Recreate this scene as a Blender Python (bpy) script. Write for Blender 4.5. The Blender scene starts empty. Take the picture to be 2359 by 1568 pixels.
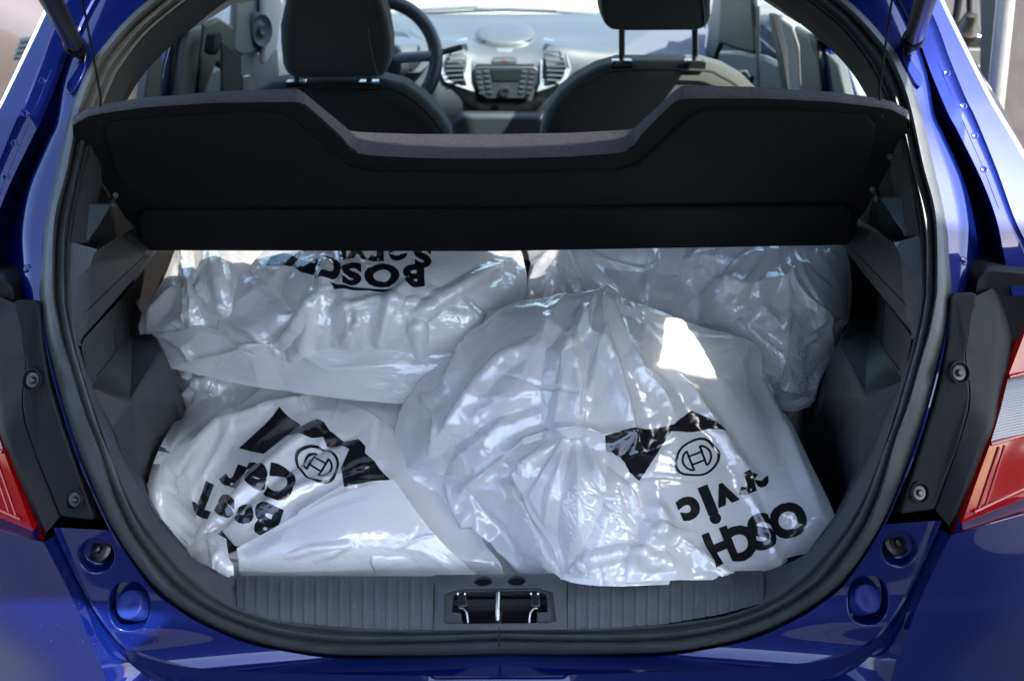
import bpy, bmesh, math, random
import numpy as np
from mathutils import Vector, Matrix, noise
from mathutils.geometry import tessellate_polygon

random.seed(7); np.random.seed(7)
sc = bpy.context.scene
COL = sc.collection

# ------------------------------------------------------------------ camera
# the photograph is measured in a 2358 x 1568 grid (u right, v down)
FPX, CU, CV = 2277.0, 1179.0, 784.0
CAM = Vector((0.0175, -0.864, 1.60))
PITCH = math.radians(28.0); ROLL = math.radians(0.45)
_f = Vector((0, math.cos(PITCH), -math.sin(PITCH)))
_r0 = Vector((1, 0, 0)); _u0 = Vector((0, math.sin(PITCH), math.cos(PITCH)))
CR = _r0 * math.cos(ROLL) - _u0 * math.sin(ROLL)
CUp = _u0 * math.cos(ROLL) + _r0 * math.sin(ROLL)
cam_d = bpy.data.cameras.new('camera'); cam = bpy.data.objects.new('camera', cam_d); COL.objects.link(cam)
m = Matrix((CR, CUp, -_f)).transposed().to_4x4(); m.translation = CAM
cam.matrix_world = m
cam_d.sensor_width = 36; cam_d.lens = FPX / 2358 * 36
cam_d.clip_start = 0.02; cam_d.clip_end = 500
cam_d.dof.use_dof = True; cam_d.dof.focus_distance = 1.17; cam_d.dof.aperture_fstop = 7.0
sc.camera = cam

# ------------------------------------------------------------------ light
SUN_AZ = math.radians(130)     # direction the sun stands in, clockwise from +Y (into the car)
SUN_EL = math.radians(50)
w = bpy.data.worlds.new('World'); sc.world = w; w.use_nodes = True
nt = w.node_tree; bg = nt.nodes['Background']
sky = nt.nodes.new('ShaderNodeTexSky'); sky.sky_type = 'NISHITA'; sky.sun_disc = False
sky.sun_elevation = SUN_EL; sky.sun_rotation = SUN_AZ
sky.air_density = 1.0; sky.dust_density = 1.5
nt.links.new(sky.outputs[0], bg.inputs[0]); bg.inputs[1].default_value = 0.15
sd = bpy.data.lights.new('sun', 'SUN'); sd.energy = 4.5; sd.angle = math.radians(0.5); sd.color = (1, .95, .86)
sun = bpy.data.objects.new('sun', sd); COL.objects.link(sun)
sdir = Vector((math.sin(SUN_AZ) * math.cos(SUN_EL), math.cos(SUN_AZ) * math.cos(SUN_EL), math.sin(SUN_EL)))
sun.rotation_euler = sdir.to_track_quat('Z', 'Y').to_euler()
sun.location = sdir * 20
sc.view_settings.view_transform = 'Standard'; sc.view_settings.look = 'None'
sc.view_settings.gamma = 1; sc.view_settings.use_curve_mapping = False
sc.view_settings.exposure = 2.5
sc.cycles.max_bounces = 10; sc.cycles.transparent_max_bounces = 12

# ------------------------------------------------------------------ measuring helpers
def ray(u, v):
    return (_f + CR * ((u - CU) / FPX) - CUp * ((v - CV) / FPX))
def PY(u, v, Y):
    d = ray(u, v); return CAM + d * ((Y - CAM.y) / d.y)
def PX(u, v, X):
    d = ray(u, v); return CAM + d * ((X - CAM.x) / d.x)
def PZ(u, v, Z):
    d = ray(u, v); return CAM + d * ((Z - CAM.z) / d.z)
def PP(u, v, p0, n):
    d = ray(u, v); return CAM + d * ((p0 - CAM).dot(n) / d.dot(n))
GZ = [.5, .74, .92, 1.01, 1.1, 1.16, 1.215, 1.32, 1.41, 1.5, 1.6]
GY = [0., 0., .01, .03, .07, .11, .165, .26, .35, .45, .56]
def g(z): return float(np.interp(z, GZ, GY))
def PG(u, v, off=0.0):
    d = ray(u, v); a, b = .5, 3.0
    for _ in range(40):
        t = (a + b) / 2; p = CAM + d * t
        if p.y < g(p.z) + off: a = t
        else: b = t
    return CAM + d * a
def proj(p):
    q = Vector(p) - CAM; w_ = q.dot(_f)
    return (CU + FPX * q.dot(CR) / w_, CV - FPX * q.dot(CUp) / w_)
def mx(p, s=-1): return Vector((p[0] * (1 if s < 0 else -1), p[1], p[2]))

# ------------------------------------------------------------------ object helpers
def link(o, parent=None):
    COL.objects.link(o)
    if parent is not None: o.parent = parent
    return o
def empty(name, label, cat, loc=(0, 0, 0), group=None):
    o = bpy.data.objects.new(name, None); COL.objects.link(o); o.location = loc
    o['label'] = label; o['category'] = cat
    if group: o['group'] = group
    return o
def tag(o, label, cat, group=None, kind=None):
    if label: o['label'] = label
    if cat: o['category'] = cat
    if group: o['group'] = group
    if kind: o['kind'] = kind
    return o
def mesh_obj(name, verts, faces, mat, parent=None, smooth=True, bevel=0, bseg=3, angle=40, subsurf=0, recalc=True):
    me = bpy.data.meshes.new(name)
    me.from_pydata([tuple(v) for v in verts], [], [tuple(f) for f in faces]); me.update()
    if recalc:
        bm = bmesh.new(); bm.from_mesh(me); bmesh.ops.recalc_face_normals(bm, faces=bm.faces); bm.to_mesh(me); bm.free()
    if smooth:
        me.polygons.foreach_set('use_smooth', [True] * len(me.polygons))
        if not subsurf:
            try: me.set_sharp_from_angle(angle=math.radians(angle))
            except Exception: pass
    o = bpy.data.objects.new(name, me); link(o, parent)
    if parent is not None:
        off = Vector((0, 0, 0)); q = parent
        while q is not None: off += q.location; q = q.parent
        if off.length > 1e-9: o.location = -off
    if mat: me.materials.append(mat)
    if bevel:
        b = o.modifiers.new('bevel', 'BEVEL'); b.width = bevel; b.segments = bseg; b.limit_method = 'ANGLE'; b.angle_limit = math.radians(28)
    if subsurf:
        s = o.modifiers.new('sub', 'SUBSURF'); s.levels = subsurf; s.render_levels = subsurf
    return o
class MB:
    def __init__(s): s.v = []; s.f = []
    def add(s, vs, fs):
        b = len(s.v); s.v += [tuple(x) for x in vs]; s.f += [tuple(i + b for i in f) for f in fs]; return s
    def box(s, c, h, R=None):
        vs = [Vector((sx * h[0], sy * h[1], sz * h[2])) for sx in (-1, 1) for sy in (-1, 1) for sz in (-1, 1)]
        if R is not None: vs = [R @ x for x in vs]
        vs = [x + Vector(c) for x in vs]
        return s.add(vs, [(0, 1, 3, 2), (4, 6, 7, 5), (0, 4, 5, 1), (2, 3, 7, 6), (0, 2, 6, 4), (1, 5, 7, 3)])
    def tube(s, pts, r, n=12, cap=True):
        pts = [Vector(p) for p in pts]; N = len(pts); rr = r if hasattr(r, '__len__') else [r] * N
        up = None; vs = []
        for i, p in enumerate(pts):
            d = (pts[min(i + 1, N - 1)] - pts[max(i - 1, 0)]).normalized()
            if up is None: up = d.orthogonal().normalized()
            up = (up - d * up.dot(d)).normalized(); sd_ = d.cross(up)
            for k in range(n):
                a = 2 * math.pi * k / n
                vs.append(p + (up * math.cos(a) + sd_ * math.sin(a)) * rr[i])
        fs = [(i * n + k, i * n + (k + 1) % n, (i + 1) * n + (k + 1) % n, (i + 1) * n + k) for i in range(N - 1) for k in range(n)]
        if cap: fs += [tuple(range(n))[::-1], tuple((N - 1) * n + k for k in range(n))]
        return s.add(vs, fs)
    def lathe(s, c, axis, prof, n=32):
        axis = Vector(axis).normalized(); a = axis.orthogonal().normalized(); b = axis.cross(a); c = Vector(c)
        vs = []
        for (r, h) in prof:
            for k in range(n):
                t = 2 * math.pi * k / n
                vs.append(c + axis * h + (a * math.cos(t) + b * math.sin(t)) * max(r, 1e-5))
        N = len(prof)
        fs = [(i * n + k, i * n + (k + 1) % n, (i + 1) * n + (k + 1) % n, (i + 1) * n + k) for i in range(N - 1) for k in range(n)]
        return s.add(vs, fs)
    def build(s, name, mat, parent=None, **k):
        return mesh_obj(name, s.v, s.f, mat, parent, **k)
def catmull(pts, n, closed=False):
    """resample a polyline to n points along a Catmull-Rom curve, by index parameter"""
    P = np.array([tuple(p) for p in pts], float); N = len(P)
    T = np.linspace(0, N - 1, n); out = []
    for t in T:
        i = min(int(t), N - 2); f = t - i
        p0 = P[i - 1] if i > 0 else 2 * P[0] - P[1]
        p1 = P[i]; p2 = P[i + 1]
        p3 = P[i + 2] if i + 2 < N else 2 * P[N - 1] - P[N - 2]
        out.append(.5 * ((2 * p1) + (-p0 + p2) * f + (2 * p0 - 5 * p1 + 4 * p2 - p3) * f * f + (-p0 + 3 * p1 - 3 * p2 + p3) * f ** 3))
    return np.array(out)
def grid_mesh(name, G, mat, parent=None, **k):
    G = np.asarray(G); a, b = G.shape[:2]
    fs = [(i * b + j, i * b + j + 1, (i + 1) * b + j + 1, (i + 1) * b + j) for i in range(a - 1) for j in range(b - 1)]
    return mesh_obj(name, G.reshape(-1, 3), fs, mat, parent, **k)
def loft(name, curves, mat, parent=None, n=80, sub=1, side=-1, **k):
    """curves: lists of points with matching stations. side -1 left as traced, +1 mirrored"""
    C = [catmull(c, n) for c in curves]
    rows = []
    for i in range(len(C) - 1):
        for s in range(sub): rows.append(C[i] + (C[i + 1] - C[i]) * s / sub)
    rows.append(C[-1]); G = np.array(rows)
    if side > 0: G = G.copy(); G[..., 0] *= -1
    return grid_mesh(name, G, mat, parent, **k)
def both(fn):
    for s in (-1, 1): fn(s)
def slab(name, outline, thick, mat, parent=None, holes=(), **k):
    """solid plate: outline = 3D points (roughly planar), thick = Vector offset to the back; holes = list of 3D loops"""
    outline = [Vector(p) for p in outline]; loops = [outline] + [[Vector(p) for p in h] for h in holes]
    allp = [p for L in loops for p in L]; n = len(allp)
    if holes: tris = [tuple(t) for t in tessellate_polygon(loops)]
    else: tris = [tuple(range(n))]
    t = thick if isinstance(thick, Vector) else Vector(thick)
    vs = allp + [p + t for p in allp]
    fs = list(tris) + [tuple(i + n for i in reversed(f)) for f in tris]
    b = 0
    for L in loops:
        m_ = len(L)
        for i in range(m_):
            j = (i + 1) % m_; fs.append((b + i, b + j, b + j + n, b + i + n))
        b += m_
    return mesh_obj(name, vs, fs, mat, parent, **k)

# ------------------------------------------------------------------ materials
def new_mat(name):
    mt = bpy.data.materials.new(name); mt.use_nodes = True
    return mt, mt.node_tree, mt.node_tree.nodes['Principled BSDF']
def setp(b, **k):
    for key, val in k.items():
        b.inputs[key.replace('_', ' ')].default_value = val
def pmat(name, col, rough=.5, metal=0, coat=0, bump=0, bscale=200, spec=.5, mottled=0, mscale=8, detail=2, sheen=0, scuff=0):
    mt, t, b = new_mat(name)
    b.inputs['Base Color'].default_value = (*col, 1); b.inputs['Roughness'].default_value = rough
    b.inputs['Metallic'].default_value = metal; b.inputs['Coat Weight'].default_value = coat
    b.inputs['Coat Roughness'].default_value = .03; b.inputs['Specular IOR Level'].default_value = spec
    if sheen: b.inputs['Sheen Weight'].default_value = sheen; b.inputs['Sheen Roughness'].default_value = .6
    tc = t.nodes.new('ShaderNodeTexCoord')
    if bump:
        n = t.nodes.new('ShaderNodeTexNoise'); n.inputs['Scale'].default_value = bscale; n.inputs['Detail'].default_value = detail
        bp = t.nodes.new('ShaderNodeBump'); bp.inputs['Strength'].default_value = bump; bp.inputs['Distance'].default_value = .001
        t.links.new(tc.outputs['Object'], n.inputs['Vector']); t.links.new(n.outputs['Fac'], bp.inputs['Height'])
        t.links.new(bp.outputs[0], b.inputs['Normal'])
    if mottled:
        n2 = t.nodes.new('ShaderNodeTexNoise'); n2.inputs['Scale'].default_value = mscale; n2.inputs['Detail'].default_value = 5
        mix = t.nodes.new('ShaderNodeMix'); mix.data_type = 'RGBA'
        mix.inputs['A'].default_value = (*[c * (1 - mottled) for c in col], 1); mix.inputs['B'].default_value = (*[min(1, c * (1 + mottled)) for c in col], 1)
        t.links.new(tc.outputs['Object'], n2.inputs['Vector']); t.links.new(n2.outputs['Fac'], mix.inputs['Factor'])
        t.links.new(mix.outputs['Result'], b.inputs['Base Color'])
        if scuff:   # pale scuffs and settled dust
            mp = t.nodes.new('ShaderNodeMapping'); mp.inputs['Scale'].default_value = (40, 9, 160); mp.inputs['Rotation'].default_value = (.3, .5, .2)
            n4 = t.nodes.new('ShaderNodeTexNoise'); n4.inputs['Scale'].default_value = 1.6; n4.inputs['Detail'].default_value = 3; n5 = t.nodes.new('ShaderNodeTexNoise'); n5.inputs['Scale'].default_value = 420; n5.inputs['Detail'].default_value = 1
            t.links.new(tc.outputs['Object'], mp.inputs['Vector']); t.links.new(mp.outputs[0], n4.inputs['Vector']); t.links.new(tc.outputs['Object'], n5.inputs['Vector'])
            r4 = t.nodes.new('ShaderNodeMapRange'); r4.inputs['From Min'].default_value = .62; r4.inputs['From Max'].default_value = .78; r4.inputs['To Max'].default_value = .10 * scuff; t.links.new(n4.outputs['Fac'], r4.inputs['Value'])
            r5 = t.nodes.new('ShaderNodeMapRange'); r5.inputs['From Min'].default_value = .70; r5.inputs['From Max'].default_value = .80; r5.inputs['To Max'].default_value = .35 * scuff; t.links.new(n5.outputs['Fac'], r5.inputs['Value'])
            sm_ = t.nodes.new('ShaderNodeMath'); sm_.operation = 'MAXIMUM'; t.links.new(r4.outputs[0], sm_.inputs[0]); t.links.new(r5.outputs[0], sm_.inputs[1])
            m4 = t.nodes.new('ShaderNodeMix'); m4.data_type = 'RGBA'; m4.inputs['B'].default_value = (.28, .27, .25, 1)
            t.links.new(sm_.outputs[0], m4.inputs['Factor']); t.links.new(mix.outputs['Result'], m4.inputs['A']); t.links.new(m4.outputs['Result'], b.inputs['Base Color'])
        mr = t.nodes.new('ShaderNodeMapRange'); mr.inputs['To Min'].default_value = max(0, rough - .08); mr.inputs['To Max'].default_value = min(1, rough + .08)
        t.links.new(n2.outputs['Fac'], mr.inputs['Value']); t.links.new(mr.outputs[0], b.inputs['Roughness'])
    return mt
M = {}
M['plastic'] = pmat('grained_grey_plastic', (.023, .0243, .0265), .5, bump=.8, bscale=700, mottled=.3, mscale=24, scuff=1)
M['plastic_light'] = pmat('grained_light_plastic', (.048, .0515, .058), .48, bump=.8, bscale=700, mottled=.3, mscale=24, scuff=1)
M['black'] = pmat('black_plastic', (.006, .006, .007), .55, spec=.22, bump=.3, bscale=700, mottled=.2)
M['strut'] = pmat('strut_black', (.007, .007, .008), .38)
M['blackgloss'] = pmat('gloss_black', (.008, .008, .009), .12)
M['rubber'] = pmat('seal_rubber', (.038, .041, .041), .42, bump=.4, bscale=300, mottled=.4, mscale=30, scuff=.6)
M['dark'] = pmat('dark_void_fabric', (.010, .010, .011), .9)
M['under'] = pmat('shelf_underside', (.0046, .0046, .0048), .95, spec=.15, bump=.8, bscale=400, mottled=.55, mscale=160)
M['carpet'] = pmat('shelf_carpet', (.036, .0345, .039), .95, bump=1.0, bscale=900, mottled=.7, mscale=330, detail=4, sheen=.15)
M['seat'] = pmat('seat_fabric', (.015, .0145, .0142), .85, bump=.5, bscale=600, mottled=.2, mscale=30, sheen=.15)
M['metal'] = pmat('steel', (.42, .41, .40), .28, metal=1, mottled=.2, mscale=60)
M['darkmetal'] = pmat('zinc_steel', (.07, .066, .06), .35, metal=1, mottled=.3, mscale=90)
M['chrome'] = pmat('chrome', (.8, .79, .77), .15, metal=1)
M['button'] = pmat('button_grey', (.03, .036, .045), .5)
M['dash'] = pmat('dash_grey', (.050, .059, .072), .5, bump=.3, bscale=400)
M['dashdark'] = pmat('dash_dark', (.016, .02, .026), .45)
M['silver'] = pmat('silver_trim', (.17, .19, .22), .35, metal=.4)
M['headliner'] = pmat('headliner', (.30, .28, .285), .9, bump=.3, bscale=700)
M['pillar'] = pmat('pillar_trim', (.055, .058, .060), .6, bump=.2, bscale=500)
M['doorcard'] = pmat('door_card', (.038, .052, .060), .5, bump=.3, bscale=500)
M['asphalt'] = pmat('pale_paving', (.30, .29, .27), .9, bump=1, bscale=120, mottled=.3, mscale=4)
M['road'] = pmat('dark_asphalt', (.045, .045, .047), .9, bump=1, bscale=150, mottled=.35, mscale=6)
M['cap'] = pmat('cap_blue', (.006, .016, .12), .45, spec=.3)
M['galv'] = pmat('galvanised', (.35, .35, .345), .45, metal=.7, mottled=.2, mscale=20)
M['tyre'] = pmat('tyre', (.012, .012, .012), .8)
M['lcd'] = pmat('display', (.012, .014, .016), .15)
def paint():
    mt, t, b = new_mat('blue_metallic_paint')
    b.inputs['Metallic'].default_value = .45; b.inputs['Specular IOR Level'].default_value = .1; b.inputs['Roughness'].default_value = .36
    b.inputs['Coat Weight'].default_value = 1; b.inputs['Coat Roughness'].default_value = .025
    tc = t.nodes.new('ShaderNodeTexCoord')
    v = t.nodes.new('ShaderNodeTexVoronoi'); v.inputs['Scale'].default_value = 2500
    t.links.new(tc.outputs['Object'], v.inputs['Vector'])
    mix = t.nodes.new('ShaderNodeMix'); mix.data_type = 'RGBA'
    mix.inputs['A'].default_value = (.0009, .0046, .052, 1); mix.inputs['B'].default_value = (.0016, .0095, .115, 1)
    t.links.new(v.outputs['Color'], mix.inputs['Factor']); t.links.new(mix.outputs['Result'], b.inputs['Base Color'])
    # flake sparkle and faint dust
    bp = t.nodes.new('ShaderNodeBump'); bp.inputs['Strength'].default_value = .08; bp.inputs['Distance'].default_value = .0004
    t.links.new(v.outputs['Distance'], bp.inputs['Height']); t.links.new(bp.outputs[0], b.inputs['Normal'])
    n = t.nodes.new('ShaderNodeTexNoise'); n.inputs['Scale'].default_value = 18; n.inputs['Detail'].default_value = 6
    t.links.new(tc.outputs['Object'], n.inputs['Vector'])
    mr = t.nodes.new('ShaderNodeMapRange'); mr.inputs['From Min'].default_value = .45; mr.inputs['From Max'].default_value = .8
    mr.inputs['To Min'].default_value = .02; mr.inputs['To Max'].default_value = .06
    t.links.new(n.outputs['Fac'], mr.inputs['Value']); t.links.new(mr.outputs[0], b.inputs['Coat Roughness'])
    d5 = t.nodes.new('ShaderNodeTexNoise'); d5.inputs['Scale'].default_value = 330; d5.inputs['Detail'].default_value = 1; t.links.new(tc.outputs['Object'], d5.inputs['Vector'])
    r5 = t.nodes.new('ShaderNodeMapRange'); r5.inputs['From Min'].default_value = .73; r5.inputs['From Max'].default_value = .80; r5.inputs['To Max'].default_value = .16; t.links.new(d5.outputs['Fac'], r5.inputs['Value'])
    df = t.nodes.new('ShaderNodeBsdfDiffuse'); df.inputs[0].default_value = (.22, .21, .20, 1); ms = t.nodes.new('ShaderNodeMixShader')
    t.links.new(r5.outputs[0], ms.inputs[0]); t.links.new(b.outputs[0], ms.inputs[1]); t.links.new(df.outputs[0], ms.inputs[2]); t.links.new(ms.outputs[0], t.nodes['Material Output'].inputs[0])
    return mt
M['paint'] = paint()
def glass(name, tint=(.9, .95, .93), fac=1.0):
    mt = bpy.data.materials.new(name); mt.use_nodes = True; t = mt.node_tree; t.nodes.clear()
    o = t.nodes.new('ShaderNodeOutputMaterial'); tr = t.nodes.new('ShaderNodeBsdfTransparent'); gl = t.nodes.new('ShaderNodeBsdfGlossy')
    lw = t.nodes.new('ShaderNodeLayerWeight'); lw.inputs[0].default_value = .5; mx_ = t.nodes.new('ShaderNodeMixShader')
    pw = t.nodes.new('ShaderNodeMath'); pw.operation = 'POWER'; pw.inputs[1].default_value = 5; t.links.new(lw.outputs['Facing'], pw.inputs[0])
    ad = t.nodes.new('ShaderNodeMath'); ad.operation = 'MULTIPLY_ADD'; ad.inputs[1].default_value = .9; ad.inputs[2].default_value = .04; t.links.new(pw.outputs[0], ad.inputs[0])
    tr.inputs[0].default_value = (*tint, 1); gl.inputs['Roughness'].default_value = .01
    t.links.new(ad.outputs[0], mx_.inputs[0]); t.links.new(tr.outputs[0], mx_.inputs[1]); t.links.new(gl.outputs[0], mx_.inputs[2])
    t.links.new(mx_.outputs[0], o.inputs[0]); return mt
M['glass'] = glass('window_glass'); M['tint'] = glass('tinted_glass', (.5, .5, .51))
def film():
    mt = bpy.data.materials.new('white_plastic_film'); mt.use_nodes = True; t = mt.node_tree
    b = t.nodes['Principled BSDF']; out = t.nodes['Material Output']
    tc = t.nodes.new('ShaderNodeTexCoord')
    n = t.nodes.new('ShaderNodeTexNoise'); n.inputs['Scale'].default_value = 7; n.inputs['Detail'].default_value = 3; n.inputs['Distortion'].default_value = .6
    t.links.new(tc.outputs['Object'], n.inputs['Vector'])
    cr = t.nodes.new('ShaderNodeValToRGB'); cr.color_ramp.elements[0].color = (.86, .85, .83, 1); cr.color_ramp.elements[1].color = (.95, .94, .915, 1)
    cr.color_ramp.elements[0].position = .35; cr.color_ramp.elements[1].position = .65
    t.links.new(n.outputs['Fac'], cr.inputs[0]); t.links.new(cr.outputs[0], b.inputs['Base Color'])
    b.inputs['Roughness'].default_value = .3; b.inputs['Specular IOR Level'].default_value = .6
    b.inputs['Coat Weight'].default_value = .5; b.inputs['Coat Roughness'].default_value = .05; b.inputs['Coat IOR'].default_value = 1.5
    # crinkles of the thin film: fine creases, only in patches
    n1 = t.nodes.new('ShaderNodeTexNoise'); n1.inputs['Scale'].default_value = 9; n1.inputs['Detail'].default_value = 2
    t.links.new(tc.outputs['Object'], n1.inputs['Vector'])
    mk = t.nodes.new('ShaderNodeMapRange'); mk.inputs['From Min'].default_value = .5; mk.inputs['From Max'].default_value = .72
    t.links.new(n1.outputs['Fac'], mk.inputs['Value'])
    nz = t.nodes.new('ShaderNodeTexNoise'); nz.inputs['Scale'].default_value = 14; nz.inputs['Detail'].default_value = 2
    t.links.new(tc.outputs['Object'], nz.inputs['Vector'])
    va = t.nodes.new('ShaderNodeMix'); va.data_type = 'RGBA'; va.inputs['Factor'].default_value = .16
    t.links.new(tc.outputs['Object'], va.inputs['A']); t.links.new(nz.outputs['Color'], va.inputs['B'])
    v1 = t.nodes.new('ShaderNodeTexVoronoi'); v1.feature = 'F1'; v1.inputs['Scale'].default_value = 30; v1.distance = 'MANHATTAN'
    t.links.new(va.outputs['Result'], v1.inputs['Vector'])
    ml = t.nodes.new('ShaderNodeMath'); ml.operation = 'MULTIPLY'; t.links.new(v1.outputs['Distance'], ml.inputs[0]); t.links.new(mk.outputs[0], ml.inputs[1])
    bp = t.nodes.new('ShaderNodeBump'); bp.inputs['Strength'].default_value = .08; bp.inputs['Distance'].default_value = .004
    t.links.new(ml.outputs[0], bp.inputs['Height'])
    n3 = t.nodes.new('ShaderNodeTexNoise'); n3.inputs['Scale'].default_value = 22; n3.inputs['Detail'].default_value = 1
    t.links.new(tc.outputs['Object'], n3.inputs['Vector'])
    bp2 = t.nodes.new('ShaderNodeBump'); bp2.inputs['Strength'].default_value = .08; bp2.inputs['Distance'].default_value = .003
    t.links.new(n3.outputs['Fac'], bp2.inputs['Height']); t.links.new(bp.outputs[0], bp2.inputs['Normal'])
    t.links.new(bp2.outputs[0], b.inputs['Normal'])
    tl = t.nodes.new('ShaderNodeBsdfTranslucent'); tl.inputs[0].default_value = (.8, .8, .8, 1)
    mx1 = t.nodes.new('ShaderNodeMixShader'); mx1.inputs[0].default_value = .32
    t.links.new(b.outputs[0], mx1.inputs[1]); t.links.new(tl.outputs[0], mx1.inputs[2])
    gs = t.nodes.new('ShaderNodeBsdfGlossy'); gs.inputs['Roughness'].default_value = .11; gs.inputs[0].default_value = (1, 1, 1, 1)
    lw = t.nodes.new('ShaderNodeLayerWeight'); lw.inputs[0].default_value = .5; pw = t.nodes.new('ShaderNodeMath'); pw.operation = 'POWER'; pw.inputs[1].default_value = 3
    t.links.new(lw.outputs['Facing'], pw.inputs[0]); ma = t.nodes.new('ShaderNodeMath'); ma.operation = 'MULTIPLY_ADD'; ma.inputs[1].default_value = .5; ma.inputs[2].default_value = .075
    t.links.new(pw.outputs[0], ma.inputs[0]); t.links.new(bp2.outputs[0], gs.inputs['Normal'])
    mxg = t.nodes.new('ShaderNodeMixShader'); t.links.new(ma.outputs[0], mxg.inputs[0]); t.links.new(mx1.outputs[0], mxg.inputs[1]); t.links.new(gs.outputs[0], mxg.inputs[2]); mx1 = mxg
    tr = t.nodes.new('ShaderNodeBsdfTransparent'); mx2 = t.nodes.new('ShaderNodeMixShader'); mx2.inputs[0].default_value = .07
    t.links.new(mx1.outputs[0], mx2.inputs[1]); t.links.new(tr.outputs[0], mx2.inputs[2]); t.links.new(mx2.outputs[0], out.inputs[0])
    return mt
M['film'] = film()
M['ink'] = pmat('black_print', (.010, .010, .012), .16, coat=.5)
M['content'] = pmat('bag_contents', (.72, .71, .69), .7, mottled=.15, mscale=9)
def red(name, col, emis=0):
    mt, t, b = new_mat(name); b.inputs['Base Color'].default_value = (*col, 1); b.inputs['Roughness'].default_value = .08
    b.inputs['Coat Weight'].default_value = .25; b.inputs['Transmission Weight'].default_value = .0
    tc = t.nodes.new('ShaderNodeTexCoord'); wv = t.nodes.new('ShaderNodeTexWave'); wv.inputs['Scale'].default_value = 160
    t.links.new(tc.outputs['Object'], wv.inputs['Vector'])
    mix = t.nodes.new('ShaderNodeMix'); mix.data_type = 'RGBA'; mix.inputs['A'].default_value = (*[c * .85 for c in col], 1); mix.inputs['B'].default_value = (*[min(1, c * 1.1) for c in col], 1)
    t.links.new(wv.outputs['Fac'], mix.inputs['Factor']); t.links.new(mix.outputs['Result'], b.inputs['Base Color'])
    return mt
M['red'] = red('red_lens', (.26, .0012, .001)); M['red_bright'] = red('bright_red_lens', (.33, .002, .0015)); M['clear'] = red('clear_lens', (.22, .215, .21))
# ================================================================== the blue hatchback
car = empty('hatchback_car', 'blue hatchback with its tailgate open and its boot full of white plastic bags', 'car')
def L(pts, off=0.0): return [PG(u, v, off) for u, v in pts]

# aperture line (outer edge of the rubber seal), from bottom centre up the left side to the roof centre
c0_px = [(1149, 1497), (960, 1503), (783, 1504), (667, 1491), (567, 1467), (467, 1424), (367, 1354), (290, 1257), (240, 1165), (200, 1055), (160, 945), (133, 849), (113, 782),
         (102, 709), (99, 655), (107, 522), (133, 400), (167, 253), (207, 157), (237, 112), (290, 50), (347, 0), (430, -60), (560, -115), (780, -150), (1149, -165)]
ci_px = [(1149, 1447), (960, 1449), (783, 1441), (710, 1434), (633, 1424), (540, 1394), (473, 1351), (400, 1284), (333, 1204), (287, 1127), (247, 1035), (207, 889 + 20), (182, 820),
         (163, 722), (160, 655), (163, 560), (182, 440), (222, 290), (262, 190), (285, 150), (330, 90), (385, 40), (470, -20), (590, -72), (790, -105), (1149, -118)]
c0 = L(c0_px); ci = L(ci_px, .022)
c0[0].x = ci[0].x = 0; c0[-1].x = ci[-1].x = 0
NS = 200
A0 = catmull(c0, NS); AI = catmull(ci, NS)
def seal(s):
    # ribbed bulb section laid between the two traced edges
    prof = [(-.06, -.012), (-.04, .004), (.04, .013), (.16, .018), (.28, .015), (.36, .006), (.41, .003), (.46, .006), (.52, .012), (.62, .014), (.70, .010), (.75, .003), (.80, .001), (.86, .004), (.93, .005), (1.0, .002), (1.05, -.008)]
    G = []
    T = np.gradient(A0, axis=0); T /= np.linalg.norm(T, axis=1)[:, None]
    W = AI - A0; Wn = W / np.linalg.norm(W, axis=1)[:, None]
    Nn = np.cross(T, Wn); Nn /= np.linalg.norm(Nn, axis=1)[:, None]
    cam_ = np.array(CAM)
    sg = np.sign(((cam_ - A0) * Nn).sum(1)); Nn *= sg[:, None]
    for f, h in prof: G.append(A0 + W * f + Nn * h)
    G = np.array(G)
    if s > 0: G = G.copy(); G[..., 0] *= -1
    grid_mesh('door_seal', G, M['rubber'], car, angle=70)
both(seal)
sj = MB(); 
for k in range(3):
    p = PG(1149, 1452 + 17 * k, .0)
sj.box(PG(1149, 1474, -.012), (.0007, .016, .004)); sj.build('seal_joint', M['dark'], car)

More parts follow.
